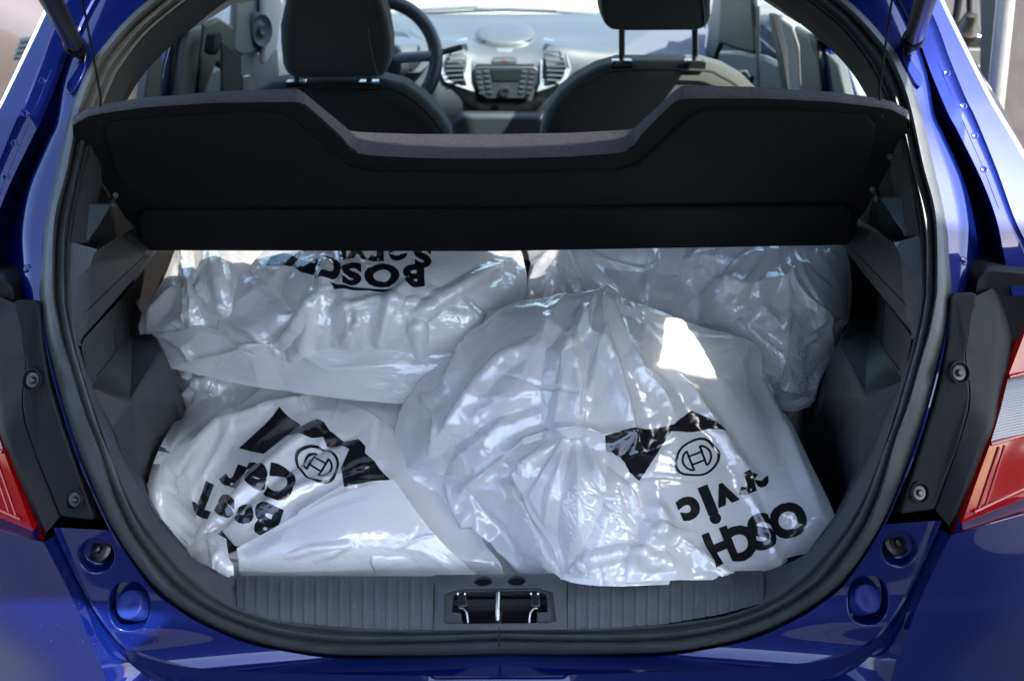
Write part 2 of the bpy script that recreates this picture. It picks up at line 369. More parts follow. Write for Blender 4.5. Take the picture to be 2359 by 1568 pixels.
# ---- blue body surround, lower part with the bumper corner
def body_lower(s):
    c1p = [(92, 700), (120, 852), (180, 1050), (257, 1221), (300, 1290), (355, 1362), (400, 1397), (455, 1432), (560, 1478), (670, 1502), (783, 1516), (960, 1516), (1149, 1511)]
    c0p = [(103, 700), (134, 852), (198, 1050), (277, 1232), (320, 1300), (369, 1357), (412, 1391), (467, 1425), (567, 1468), (670, 1492), (783, 1505), (960, 1504), (1149, 1498)]
    a = L(c0p, .012); b = L(c1p, -.004); b2 = L([(u - 3, v + 3) for u, v in c1p], -.004)
    a0 = L([(u + 12, v - 8) for u, v in c0p], .035)
    for q in (a0, a, b, b2): q[-1].x = 0
    loft('body_flange', [a0, a, b, b2], M['paint'], car, n=240, side=s, angle=60)
    # recessed bolt panel: dense patch pushed in around the bolts
    p1 = [(257, 1221), (300, 1290), (355, 1362), (400, 1397), (455, 1432), (560, 1478), (670, 1502), (783, 1516), (960, 1516), (1149, 1511)]
    p2 = [(130, 1214), (163, 1290), (205, 1370), (228, 1410), (257, 1450), (310, 1500), (433, 1534), (610, 1547), (860, 1553), (1149, 1557)]
    o1 = [-.004, -.005, -.007, -.008, -.010, -.010, -.008, -.006, -.005, -.004]
    o2 = [-.010, -.015, -.020, -.024, -.028, -.030, -.030, -.030, -.030, -.030]
    P1 = catmull([PG(u, v, o) for (u, v), o in zip(p1, o1)], 420); P2 = catmull([PG(u, v, o) for (u, v), o in zip(p2, o2)], 420)
    P1[-1][0] = P2[-1][0] = 0
    G = np.array([P1 + (P2 - P1) * t for t in np.linspace(0, 1, 90)])
    du = np.gradient(G, axis=1); dv = np.gradient(G, axis=0); Nn = np.cross(du, dv); Nn /= (np.linalg.norm(Nn, axis=2)[..., None] + 1e-9)
    sg = np.sign(((np.array(CAM) - G) * Nn).sum(2)); Nn *= sg[..., None]
    D = np.zeros(G.shape[:2])
    def ell(cu, cv, ru, rv, depth, soft=.12, square=2.0):
        c = PG(cu, cv, -.008)
        # local frame in world: measure in projected grid
        for i in range(G.shape[0]):
            for j in range(0, 230):
                q = proj(G[i, j]); r = (abs((q[0] - cu) / ru) ** square + abs((q[1] - cv) / rv) ** square) ** (1 / square)
                if r < 1 + soft:
                    t = min(1, max(0, (1 + soft - r) / (2 * soft))); t = t * t * (3 - 2 * t)
                    D[i, j] = min(D[i, j], -depth * t)
                    if r > 1 - soft: pass
    ell(222, 1279, 38, 37, .014, .10); ell(298, 1395, 43, 53, .020, .10, 2.4)
    # small ridge along the outer crease
    G = G + Nn * D[..., None]
    if s > 0: G[..., 0] *= -1
    grid_mesh('bolt_panel', G, M['paint'], car, angle=75)
    # groove beyond the crease and the big bumper corner
    c2p = [(130, 1214), (163, 1290), (205, 1370), (228, 1410), (257, 1450), (310, 1500), (433, 1534), (610, 1547), (860, 1553), (1149, 1557)]
    c3p = [(100, 1248), (133, 1310), (170, 1385), (188, 1425), (205, 1470), (232, 1530), (280, 1610), (480, 1640), (850, 1650), (1149, 1655)]
    e2 = [PG(u, v, o) for (u, v), o in zip(c2p, o2)]; e3 = [PG(u, v, -.035 - .004 * i) for i, (u, v) in enumerate(c3p)]
    em = [(Vector(x) * .5 + Vector(y) * .5) + Vector((.0, .012, -.010)) for x, y in zip(e2, e3)]
    rim = [Vector(x) + Vector((-.002, -.003, .003)) for x in e2]
    for q in (e2, e3, em, rim): q[-1].x = 0
    # bulge of the bumper cover: world-space points going outboard, rearward and down
    kk = [1, 1, .95, .9, .8, .6, .4, .2, .05, 0]
    e4, e5, e6 = [], [], []
    for i, (u, v) in enumerate(c3p):
        k = [1, 1, .95, .9, .85, .7, .5, .25, .08, 0][i]; y0 = e3[i].y
        dvv = [-64, -48, -24, -12, 0, 10, 20, 40, 60, 60][i]
        a4 = PY(u - 250 * k, v + dvv + 40 * (1 - k), y0 + .035 * k - .012 * (1 - k)); a5 = PY(u - 560 * k, v + 1.9 * dvv + 90 * (1 - k), y0 + .17 * k - .02 * (1 - k))
        if i < 6:
            d = (a4 - e3[i]); a4 = a4 + Vector((0, -.012 * math.sin(math.pi * min(1, i / 5)), 0))
        e4.append(a4); e5.append(a5); e6.append(Vector((a5.x - .03 * k, a5.y + .16 * k, min(a5.z - .03, e3[i].z - .12 + .10 * k) if i > 0 else a5.z)))
    e7 = [Vector((x.x * .98, x.y + .06, .22)) for x in e6]
    loft('bumper_groove', [rim, e2, em, e3], M['paint'], car, n=160, sub=3, side=s, angle=38)
    # smooth bumper surface: catmull across
    cur = [catmull(c, 120) for c in (e3, e4, e5, e6, e7)]
    rows = np.array([catmull([c[j] for c in cur], 28) for j in range(120)])
    if s > 0: rows[..., 0] *= -1
    grid_mesh('bumper', rows, M['paint'], car, angle=60)
    # quarter panel between lamp and bumper, outboard
    # bolts and cap
    def mm(p): return Vector((p[0] * (1 if s < 0 else -1), p[1], p[2]))
    nrm = Vector((-.25, -.62, .74)).normalized(); nr = mm(nrm)
    c = mm(PG(225, 1262, .004))
    MB().lathe(c, nr, [(0, .006), (.004, .006), (.006, .004), (.0065, 0), (.012, -.0005), (.015, -.003), (.015, -.012)], 28).build('bolt', M['darkmetal'], car, angle=30)
    c = mm(PG(308, 1393, -.009))
    MB().lathe(c, nr, [(0, .0095), (.0015, .0095), (.0025, .010), (.0150, .010), (.0165, .0085), (.017, .004), (.017, -.012)], 48).build('round_cap', M['cap'], car, angle=30)
both(body_lower)
# notch in the bumper top at the middle
ni = [PG(990, 1556, -.031), PG(1010, 1570, -.034), PG(1290, 1568, -.034), PG(1306, 1552, -.031)]
slab('latch_notch_lip', [PG(985, 1552, -.0335), PG(1003, 1563, -.0335), PG(1295, 1561, -.0335), PG(1312, 1550, -.0335), PG(1320, 1575, -.036), PG(980, 1577, -.036)], (0, .004, -.006), M['paint'], car, bevel=.002)

# ---- blue body, upper part: drip channel, welded flange
def body_upper(s):
    vs = [700, 600, 522, 430, 330, 277, 180, 90, 0, -110]
    A = [(104, 700), (102, 600), (109, 522), (129, 430), (152, 330), (163, 277), (198, 180), (257, 90), (347, 0), (470, -110)]
    B = [(62, 700), (54, 600), (52, 522), (69, 430), (110, 330), (132, 277), (146, 180), (178, 90), (222, 0), (290, -110)]
    Cc = [(0, 700), (5, 600), (22, 522), (50, 430), (98, 330), (124, 277), (143, 180), (176, 88), (220, -2), (288, -112)]   # channel floor
    F = [(-50, 700), (-30, 600), (-14, 522), (20, 430), (73, 320), (98, 272), (137, 176), (170, 84), (214, -6), (282, -116)]
    R = [(-110, 700), (-85, 600), (-50, 522), (-10, 410), (36, 295), (62, 240), (98, 150), (123, 80), (163, -6), (225, -116)]
    R2 = [(-116, 700), (-91, 600), (-56, 522), (-16, 409), (30, 294), (56, 239), (92, 149), (117, 79), (157, -7), (219, -117)]
    E = [(-230, 700), (-190, 600), (-150, 540), (-85, 400), (-22, 290), (6, 240), (50, 150), (84, 80), (126, -8), (185, -118)]
    a0 = L([(u + 14, v) for u, v in A], .03); a = L(A, .010); a1 = L([(u - 6, v) for u, v in A], .002); b = L(B, .008); b1 = L([(u - 3, v) for u, v in B], .014)
    cfo = [.075, .075, .07, .065, .05, .035, .016, .012, .012, .012]
    c = [PG(u, v, o) for (u, v), o in zip(Cc, cfo)]
    f1 = L([(u + 2, v) for u, v in F], .010); f = L(F, .004); r = L(R, .002); rr = L(R2, .0006); e = L(E, .006)
    out = [Vector((p.x - .012, p.y + .012, p.z - .004)) for p in e]
    side_ = [Vector((max(-.80, p.x - .09), p.y + .25, p.z - .01)) for p in e]
    side2 = [Vector((max(-.80, x.x - .05), x.y + .35, x.z)) for x in side_]
    loft('inner_panel', [a0, a, a1, b, b1], M['paint'], car, n=140, sub=2, side=s, angle=50)
    loft('drip_channel', [b1, c, f1], M['paint'], car, n=140, sub=3, side=s, angle=50)
    loft('rear_pillar', [f1, f, r, rr, e], M['paint'], car, n=140, sub=3, side=s, angle=28)
    loft('quarter_panel', [e, out, side_, side2], M['paint'], car, n=80, sub=3, side=s, angle=45)
    # spot welds
    bpy.context.view_layer.update(); rp_ = [o for o in bpy.data.objects if o.name.startswith('rear_pillar') and 'trim' not in o.name][-1]; ip_ = [o for o in bpy.data.objects if o.name.startswith('inner_panel')][-1]
    def hit_on(ob, u, v):
        p = PG(u, v, .003); p = Vector((-p.x, p.y, p.z)) if s > 0 else p
        ok, loc, nn, fi = ob.ray_cast(CAM, (p - CAM).normalized())
        if not ok: return p, Vector((0, -.7, .7))
        return loc, (nn if nn.dot(CAM - loc) > 0 else -nn)
    def mm(p): return Vector((p[0] * (1 if s < 0 else -1), p[1], p[2]))
    for (u, v) in [(60, 262), (34, 330), (98, 186), (14, 408)]:
        p, n = hit_on(rp_, u, v)
        MB().lathe(p, n, [(0, .0001), (.0024, .0001), (.0030, .0003), (.0036, .0003), (.0046, -.0002), (.006, -.002)], 20).build('spot_weld', M['paint'], car, angle=60)
    for (u, v) in [(163, 192), (180, 173), (62, 618)]:
        p, n = hit_on(ip_, u, v)
        MB().lathe(p, n, [(0, .0007), (.003, .0006), (.0050, .0001), (.0064, -.002)], 20).build('spot_weld', M['paint'], car, angle=60)
    # oval embossed plate under the strut
    o = [PG(u, v, -.001) for u, v in [(150, 205), (152, 190), (165, 172), (184, 140), (196, 142), (197, 158), (185, 185), (172, 208), (160, 219)]]
    o = [mm(p) for p in o]; slab('hinge_plate', o, mm(Vector((.001, .006, -.003))), M['paint'], car, bevel=.0015, bseg=3)
    # seam line groove: thin sealant bead
    bead = [hit_on(rp_, u, v)[0] for u, v in [(118, 160), (98, 210), (60, 300), (35, 360), (14, 408), (-20, 500)]]
    MB().tube(catmull(bead, 30), .00035, 8).build('seam_line', M['paint'], car)
both(body_upper)
# vehicle number stencilled beside the seal
def vin(s):
    mb = MB()
    for k in range(5):
        u, v = 89, 622 + k * 9
        for q in range(2 if k % 2 else 3):
            p = PG(u + q * 2.6, v, .0065); p2 = PG(u + q * 2.6 + (1.5 if k % 3 else 0), v + 6.5, .0065)
            mb.tube([p, p2], .0004, 5)
    if s > 0: mb.v = [(-x, y, z) for x, y, z in mb.v]
    mb.build('body_number', M['carpet'], car)
both(vin)

# ---- tail lamp housing, black cover strip and lamp
def lamp(s):
    def mm(p): return Vector((p[0] * (1 if s < 0 else -1), p[1], p[2]))
    # traced on the left: black strip with two bolts
    strip = [(32, 706), (30, 695), (43, 689), (83, 691), (92, 700), (93, 730), (98, 800), (112, 880), (135, 960), (163, 1044), (215, 1190), (213, 1198), (146, 1190), (137, 1187), (80, 1044), (57, 970), (51, 930), (53, 890), (60, 835), (56, 805)]
    st = [mm(PG(u, v, -.008)) for u, v in strip]
    slab('lamp_cover_strip', st, mm(Vector((0, .022, -.012))), M['black'], car, bevel=.0025, bseg=3)
    # raised inner ledge at the strip's top
    for (u, v, r) in [(75, 875, 1.0), (172, 1150, .95)]:
        c = mm(PG(u, v, -.011)); n = mm(Vector((-.25, -.8, .55))).normalized()
        MB().lathe(c, n, [(.0125 * r, .0), (.0125 * r, .0022), (.0115 * r, .0026), (.0105 * r, .0016), (.0100 * r, -.004)], 32).build('bolt_rim', M['black'], car, angle=30)
        MB().lathe(c, n, [(0, .0030), (.0028 * r, .0030), (.004 * r, .0018), (.0042 * r, .0002), (.008 * r, .0), (.0085 * r, -.004)], 24).build('bolt', M['darkmetal'], car, angle=30)
    # textured black housing
    h = [(36, 700), (31, 664), (22, 645), (8, 636), (-40, 632), (-80, 640), (-110, 700), (-60, 800), (-40, 900), (-12, 985), (20, 1044), (60, 1140), (101, 1243), (137, 1190), (80, 1044), (56, 970), (50, 930), (52, 890), (59, 835), (55, 805)]
    inner = [(36, 700), (45, 752), (55, 805), (59, 835), (52, 890), (50, 930), (56, 970), (80, 1044), (107, 1115), (137, 1190)]
    outer = [(-35, 655), (-48, 740), (-48, 810), (-38, 870), (-22, 930), (-10, 980), (2, 1010), (22, 1052), (58, 1140), (101, 1243)]
    I = [PG(u, v, -.004) for u, v in inner]; O = [PG(u, v, o) for (u, v), o in zip(outer, [.05, .05, .05, .045, .04, .03, .02, .012, .002, -.006])]
    Mi = [(Vector(a) * .45 + Vector(b) * .55) + Vector((0, -.010, .004)) for a, b in zip(I, O)]
    I0 = [Vector(a) + Vector((.004, .02, -.01)) for a in I]
    loft('lamp_housing', [I0, I, Mi, O], M['black'], car, n=60, sub=6, side=s, angle=50)
    top = [(-110, 640), (-60, 634), (-40, 632), (0, 629), (18, 637), (30, 655), (34, 690), (36, 706)]
    t0 = [PG(u, v, .0) for u, v in top]; t1 = [PG(u, v + 14, -.006) for u, v in top]; t2 = [Vector(p) + Vector((0, .05, -.01)) for p in t0]
    loft('lamp_housing_top', [t2, t0, t1, [Vector((p.x, p.y + .004, p.z - .16)) for p in t1]], M['black'], car, n=40, sub=2, side=s)
    # fine ribs on the housing
    rb = MB()
    for k in range(22):
        t = k / 21
        a = Vector(catmull(I, 60)[int(2 + t * 30)]) * (.35) + Vector(catmull(O, 60)[int(2 + t * 30)]) * .65 + Vector((0, -.0095, .004))
        b = Vector(catmull(O, 60)[int(2 + t * 30)]) + Vector((0, -.0005, 0.0))
        rb.tube([a, a * .5 + b * .5 + Vector((0, -.002, .001)), b], .0008, 6)
    if s > 0: rb.v = [(-x, y, z) for x, y, z in rb.v]
    # body panel between the lamp and the bumper
    x3 = PG(100, 1248, -.035); x4 = PY(-150, 1184, x3.y + .035); x5 = PY(-460, 1126, x3.y + .17)
    LB = [x3, x4, x5]
    # lamp: traced on the right picture side and mirrored
    def R_(u, v, off):
        p = PG(u, v, off); return Vector((-abs(p.x), p.y, p.z)) if s < 0 else p
    e_in = [(2372, 690), (2344, 770), (2314, 855), (2307, 880), (2290, 945), (2266, 1022), (2235, 1104), (2186, 1230)]
    e_rim = [(2384, 700), (2353, 785), (2325, 858), (2319, 880), (2303, 945), (2280, 1022), (2252, 1100), (2212, 1214)]
    offs = [.055, .05, .045, .042, .034, .024, .012, -.008]
    a0 = [R_(u, v, o + .03) for (u, v), o in zip(e_in, offs)]
    a = [R_(u, v, o - .004) for (u, v), o in zip(e_in, offs)]
    b = [R_(u, v, o - .010) for (u, v), o in zip(e_rim, offs)]
    sx = -1 if s < 0 else 1
    c = [p + Vector((sx * dx, dy, dz)) for p, dx, dy, dz in zip(b, [.06, .08, .10, .11, .13, .15, .17, .19], [.03, .035, .04, .045, .05, .06, .07, .085], [0, 0, 0, 0, 0, 0, .01, .016])]
    d = [p + Vector((sx * .06, .12, 0)) for p in c]
    lo_ = [p if s < 0 else mm(p) for p in LB]; up_ = [b[-1], c[-1], d[-1]]
    grid_mesh('quarter_lower', np.array([catmull([p + Vector((0, .012, .004)) for p in up_], 12), catmull([(p * .5 + q * .5) for p, q in zip(up_, lo_)], 12), catmull([p + Vector((0, 0.001, .0)) for p in lo_], 12), catmull([p + Vector((0, .03, -.03)) for p in lo_], 12)]), M['paint'], car, angle=60)
    lampE = car
    loft('tail_lamp_rim', [a0, a, b], M['red'], lampE, n=80, sub=3, angle=50)
    # lens in three zones top (bright red), middle (clear), bottom (red)
    C_ = [catmull(x, 161) for x in (b, c, d)]
    for nm, i0, i1, mt in (('red_lens', 0, 52, 'red_bright'), ('clear_lens', 52, 114, 'clear'), ('red_lens', 114, 161, 'red')):
        rows = np.array([catmull([x[j] for x in C_], 24) for j in range(i0, min(i1 + 1, 161))])
        # prism relief
        for jj in range(rows.shape[0]):
            rows[jj, :, 1] += .0006 * (1 if jj % 2 else -1) * (1 if nm == 'clear_lens' else 0)
        grid_mesh(nm, rows, M[mt], lampE, angle=20 if nm == 'clear_lens' else 50)
    # glowing-looking inner bars of the lower lens
    for k, (t0_, t1_) in enumerate([(.06, .9), (.12, .86)]):
        J = catmull(b, 161); K = catmull(c, 161)
        pts = [Vector(J[118 + int(38 * t)]) * (1 - .09 - .05 * k) + Vector(K[118 + int(38 * t)]) * (.09 + .05 * k) + Vector((0, -.0015, 0)) for t in np.linspace(0, .95, 12)]
        MB().tube(pts, .0013, 8).build('lens_rib', M['red_bright'], lampE)
    pts = [Vector(catmull(b, 161)[155]) * (1 - t) + Vector(catmull(c, 161)[150]) * t + Vector((0, -.002, .002)) for t in np.linspace(.06, 1, 8)]
    MB().tube(pts, .0016, 8).build('lens_rib', M['red_bright'], lampE)
    for ii in (52, 114):
        pts = [Vector(catmull(b, 161)[ii]) * (1 - t) + Vector(catmull(c, 161)[ii]) * t + Vector((0, -.001, 0)) for t in np.linspace(0, 1, 8)]
        MB().tube(pts, .0022, 8).build('lens_divider', M['red_bright' if ii == 52 else 'red'], lampE)
both(lamp)

# ---- side skins, roof, floor, bonnet and wheels (seen only in glimpses or from another place)
def shell(s):
    sx = s
    def q(x, y, z): return Vector((sx * x, y, z))
    prof = [(.80, 1.02), (.835, .9), (.84, .7), (.83, .5), (.80, .3)]
    ys = [.50, .62, .8, 1.1, 1.5, 1.9, 2.3, 2.7, 3.1]
    G = np.array([[q(x, y, z) for y in ys] for x, z in prof])
    G2 = grid_mesh('side_panel', G, M['paint'], car, angle=50)
    fw = [(3.1, .80, .98), (3.4, .79, .93), (3.65, .74, .84), (3.78, .62, .74)]
    G = np.array([[q(x, y, z), q(x + .02, y, z - .2), q(x, y, .3)] for y, x, z in fw]); grid_mesh('front_wing', G, M['paint'], car, angle=50)
    # outer pillars above the belt (blue), with door frames
    for (y0, y1, t0, t1) in [(.50, .62, .60, .72), (1.18, 1.27, 1.22, 1.30), (2.55, 2.70, 1.90, 1.98)]:
        slab('outer_pillar', [q(.78, y0, 1.0), q(.78, y1, 1.0), q(.565, t1, 1.45), q(.565, t0, 1.45)], (-sx * .03, 0, 0), M['paint'], car, bevel=.006)
    slab('roof_rail', [q(.575, .52, 1.44), q(.60, 2.1, 1.42), q(.58, 2.1, 1.48), q(.55, .5, 1.50)], (-sx * .05, 0, 0), M['paint'], car, bevel=.01)
    for (y0, y1, t0, t1) in [(.62, 1.2, .72, 1.22), (1.27, 2.6, 1.30, 1.92)]:
        slab('side_window', [q(.772, y0, 1.0), q(.772, y1, 1.0), q(.565, t1, 1.44), q(.565, t0, 1.44)], (-sx * .004, 0, 0), M['glass'], car)
    for wy in (.55, 3.0):
        W = MB().lathe(q(.80, wy, .29), (sx, 0, 0), [(.0, -.17), (.27, -.17), (.29, -.15), (.29, .0), (.27, .02), (.20, .02), (.19, .01), (.0, .0)], 40)
        o = W.build('wheel', M['tyre'], car)
        Rm = MB().lathe(q(.80, wy, .29), (sx, 0, 0), [(.0, .012), (.05, .016), (.15, .008), (.19, .02)], 40); Rm.build('rim', M['metal'], o)
both(shell)
slab('roof', [(-.55, .50, 1.50), (.55, .50, 1.50), (.57, 2.0, 1.50), (-.57, 2.0, 1.50)], (0, 0, -.012), M['paint'], car, bevel=.005)
slab('headliner', [(-.54, .56, 1.47), (.54, .56, 1.47), (.58, 1.96, 1.465), (-.58, 1.96, 1.465)], (0, 0, -.012), M['headliner'], car, bevel=.004)
slab('cabin_floor', [(-.78, .62, .40), (.78, .62, .40), (.78, 3.1, .38), (-.78, 3.1, .38)], (0, 0, -.03), M['dark'], car)
slab('windscreen', [(-.60, 2.02, 1.46), (.60, 2.02, 1.46), (.68, 3.02, .925), (-.68, 3.02, .925)], (0, .004, .003), M['glass'], car)
bn = np.array([[(x, y, z - .045 * (x / .75) ** 2) for x in np.linspace(-.74, .74, 13)] for y, z in [(3.06, .90), (3.3, .855), (3.55, .79), (3.72, .72), (3.78, .62), (3.79, .3)]])
grid_mesh('bonnet', bn, M['paint'], car, angle=50)
slab('cowl', [(-.68, 3.0, .915), (.68, 3.0, .915), (.70, 3.08, .895), (-.70, 3.08, .895)], (0, 0, -.02), M['black'], car, bevel=.003)
# wipers
MB().tube([PY(800, 48, 3.03), PY(980, 22, 3.05), PY(1100, 16, 3.05)], .008, 8).build('wiper', M['silver'], car)
MB().tube([PY(1090, 20, 3.05), PY(1240, 24, 3.05), PY(1390, 34, 3.04)], .008, 8).build('wiper', M['silver'], car)
MB().tube([PY(960, 32, 3.0), PY(1160, 24, 3.03), PY(1280, 28, 3.03)], .005, 8).build('wiper_blade', M['black'], car)

# ---- open tailgate above (out of frame: throws the shade, carries the struts and strings)
tgA, tgB = Vector((0, .50, 1.53)), Vector((0, -.50, 1.70))
dv_ = (tgB - tgA); nvt = Vector((0, dv_.z, -dv_.y)).normalized()
def TG(x, t, h=0): return Vector((x, 0, 0)) + tgA + dv_ * t + nvt * h
outer = [TG(-.56, 0), TG(.56, 0), TG(.62, .2), TG(.65, .5), TG(.65, .75), TG(.60, .93), TG(.46, 1.0), TG(-.46, 1.0), TG(-.60, .93), TG(-.65, .75), TG(-.65, .5), TG(-.62, .2)]
hole = [TG(-.46, .08), TG(.46, .08), TG(.49, .44), TG(-.49, .44)]
tg = slab('tailgate', outer, nvt * .035, M['paint'], car, holes=[hole], bevel=.004)
slab('tailgate_glass', [TG(-.47, .07, .012), TG(.47, .07, .012), TG(.50, .45, .012), TG(-.50, .45, .012)], nvt * .004, M['tint'], tg)
slab('tailgate_trim', [TG(-.48, .48, -.006), TG(.48, .48, -.006), TG(.44, .9, -.006), TG(-.44, .9, -.006)], nvt * .004, M['plastic'], tg, bevel=.004)

def strut(s):
    def mm(p): return Vector((p[0] * (1 if s < 0 else -1), p[1], p[2]))
    a = mm(PG(174, 108, -.012)); b = mm(PY(112, -12, .02)); b2 = a + (b - a) * 3.0
    pts = [a + (b - a) * t for t in (0, .06, .12, 1, 3)]
    o = MB().tube(pts, [.006, .0085, .0098, .0098, .0098], 20).build('gas_strut', M['strut'], car, angle=40)
    MB().lathe(a, mm(Vector((.5, -.5, .2))), [(0, .012), (.006, .010), (.009, .003), (.009, -.004), (.005, -.008), (.004, -.02)], 20).build('ball_joint', M['black'], o)
    MB().lathe(a + (b - a) * .02, (b - a), [(.0115, -.012), (.0125, -.006), (.0125, .012), (.0105, .020)], 20).build('strut_collar', M['black'], o, angle=40)
    br = [mm(PG(u, v, .002)) for u, v in [(178, 96), (190, 90), (200, 105), (196, 150), (186, 150)]]
    slab('strut_bracket', br, mm(Vector((0, .004, 0))), M['darkmetal'], o, bevel=.001)
both(strut)

# ================================================================== boot trims
def trims(s):
    def S(pts): return [Vector((p[0] * (1 if s < 0 else -1), p[1], p[2])) for p in pts]
    G_ = lambda u, v, o=.025: PG(u, v, o)
    # lip strip following the seal down to the sill
    sealp = [(163, 722), (182, 822), (207, 905), (232, 985), (262, 1065), (290, 1130), (330, 1200), (375, 1258), (430, 1312), (480, 1357), (543, 1396)]
    lipp = [(173, 760), (190, 822), (215, 893), (252, 972), (280, 1044), (325, 1127), (362, 1190), (400, 1238), (440, 1282), (488, 1308), (546, 1326)]
    a = [G_(u, v, .018) for u, v in sealp]; yl = [.06, .06, .06, .06, .06, .06, .065, .07, .075, .078, .077]
    b = [PG(u, v, y) if i < 8 else PY(u, v, y) for i, ((u, v), y) in enumerate(zip(lipp, [.055, .055, .055, .055, .055, .055, .06, .065, .075, .078, .077]))]
    a_ = [p + Vector((0, -.002, -.012)) for p in a]; bb = [p + Vector((-.003, .004, -.02)) for p in b]
    loft('boot_lip_trim', [a_, a, b, bb], M['plastic_light'], car, n=90, sub=2, side=s, angle=50)
    # lower side trim with the raised wheel-arch box
    P = {}
    P['a0'] = G_(186, 800, .05); P['a1'] = G_(193, 780, .055)
    P['w0'] = PX(275, 692, -.57); P['w1'] = PX(300, 777, -.56)
    P['k0'] = G_(218, 893, .055); P['k1'] = G_(254, 974, .055); P['k2'] = G_(281, 1046, .055); P['k3'] = G_(327, 1130, .055); P['k4'] = G_(366, 1195, .06); P['k5'] = PY(442, 1286, .078)
    P['t1'] = PX(376, 806, -.475); P['t2'] = PX(388, 834, -.470); P['t3'] = PX(412, 948, -.458); P['t4'] = PX(400, 1060, -.485); P['t5'] = PX(385, 1180, -.50)
    P['f3'] = Vector((P['t3'].x, P['t3'].y + .12, .60)); P['f5'] = Vector((P['t5'].x, P['t5'].y, .55)); P['kf'] = Vector((P['k5'].x, P['k5'].y, .55))
    P['b1'] = P['w1'] + Vector((-.02, .10, 0)); P['bt'] = P['t1'] + Vector((-.03, .06, -.01)); P['bf'] = P['bt'] + Vector((-.01, .06, -.35)); P['bw'] = P['w0'] + Vector((0, .12, .0))
    P['r1'] = PY(308, 923, .118); P['r3'] = PY(316, 1086, .108)
    names = list(P); idx = {k: i for i, k in enumerate(names)}
    faces = [('a0', 'a1', 'w0'), ('a0', 'w0', 'w1', 'k0'), ('w1', 't1', 'r1', 'k0'), ('t1', 't2', 'r1'), ('t2', 't3', 'r1'), ('t3', 't4', 'r3', 'r1'), ('k0', 'r1', 'k1'), ('k1', 'r1', 'r3', 'k2'), ('k2', 'r3', 'k3'), ('t4', 't5', 'k4', 'k3', 'r3'), ('t5', 'f5', 'kf', 'k5'), ('t5', 'k5', 'k4'),
             ('w0', 'bw', 'b1', 'w1'), ('w1', 'b1', 'bt', 't1'), ('t1', 'bt', 'bf', 'f3', 't3', 't2'), ('t3', 'f3', 'f5', 't5', 't4')]
    vs = S([P[k] for k in names])
    mesh_obj('side_trim', vs, [tuple(idx[k] for k in f) for f in faces], M['plastic'], car, bevel=.005, bseg=3, smooth=False)
    so = bpy.context.view_layer.update() or [o for o in bpy.data.objects if o.name.startswith('side_trim')][-1]
    pts = []
    for u, v in [(258, 705), (262, 760), (267, 802), (258, 822), (223, 866)]:
        d = PX(u, v, -.5) - CAM; d.x += 0; tgt = Vector((d.x * (1 if s < 0 else -1) + (CAM.x * (-2 if s > 0 else 0)), d.y, d.z)); hit, loc, nn, fi = so.ray_cast(CAM, tgt.normalized())
        if hit: pts.append(loc - tgt.normalized() * .001)
    if len(pts) > 2: MB().tube(pts, .0009, 6).build('lid_seam', M['dark'], car)
    # hatch lid in the side trim
    Lp = S([PX(u, v, -.515) for u, v in [(285, 720), (240, 770), (225, 800), (232, 870), (262, 850), (300, 790)]])
    # parcel shelf support
    Q = {}
    Q['p1'] = PX(312, 524, -.51); Q['p2'] = PX(333, 588, -.50); Q['p3'] = PX(338, 606, -.50); Q['p4'] = PX(326, 622, -.505)
    Q['s1'] = G_(222, 578, .05); Q['s1b'] = G_(209, 605, .05); Q['s2'] = G_(197, 718, .05); Q['s3'] = G_(191, 782, .055)
    Q['q1'] = PX(280, 540, -.52); Q['n1'] = Q['p1'] + Vector((0, .10, 0)); Q['n3'] = Q['p3'] + Vector((0, .10, 0)); Q['n4'] = Q['p4'] + Vector((0, .10, 0)); Q['s4'] = Q['s3'] + Vector((-.02, .10, 0))
    nm = list(Q); ix = {k: i for i, k in enumerate(nm)}
    fc = [('s1', 'q1', 'p1', 'p2', 's2', 's1b'), ('s2', 'p2', 'p3', 'p4', 's3'), ('p1', 'n1', 'n3', 'p3', 'p2'), ('p4', 'p3', 'n3', 'n4'), ('s3', 'p4', 'n4', 's4')]
    mesh_obj('shelf_support', S([Q[k] for k in nm]), [tuple(ix[k] for k in f) for f in fc], M['plastic'], car, bevel=.004, bseg=3, angle=60)
    sm = S([Q['s2'] + Vector((0, -.0012, .0)), Q['p2'] + Vector((0, -.0012, 0))]); MB().tube(sm, .0011, 6).build('trim_seam', M['dark'], car)
    sm = S([G_(197, 718, .046), G_(163, 724, .03)]); MB().tube(sm, .0011, 6).build('trim_seam', M['dark'], car)
    # upright strip between seal and support
    sp = [(163, 560), (160, 655), (164, 724), (170, 760), (178, 796)]; si = [(224, 574), (208, 612), (198, 718), (192, 765), (182, 797)]
    loft('upright_trim', [[p + Vector((0, 0, -.0)) for p in L(sp, .018)], L([(u + 10, v) for u, v in sp], .026), L(si, .046), [p + Vector((-.004, .02, 0)) for p in L(si, .046)]], M['plastic_light'], car, n=40, side=s, angle=50)
    # pocket under the rear window: pale ledge and dark inner wall
    slab('window_ledge', S([PG(204, 466, .055), PG(258, 469, .10), PG(222, 525, .075), PG(196, 560, .055)]), S([Vector((-.01, .02, -.01))])[0], M['doorcard'], car, bevel=.003)
    slab('inner_wall', S([PG(160, 400, .09), PG(262, 400, .24), PX(320, 575, -.58), PX(290, 590, -.59), PG(180, 580, .11)]), S([Vector((-.02, .03, 0))])[0], M['black'], car)
    # rear pillar trim: broad dark band between the seal and the side glass
    o1 = [(163, 560), (182, 440), (222, 290), (262, 190), (285, 150), (330, 90), (385, 40), (470, -20), (590, -72)]
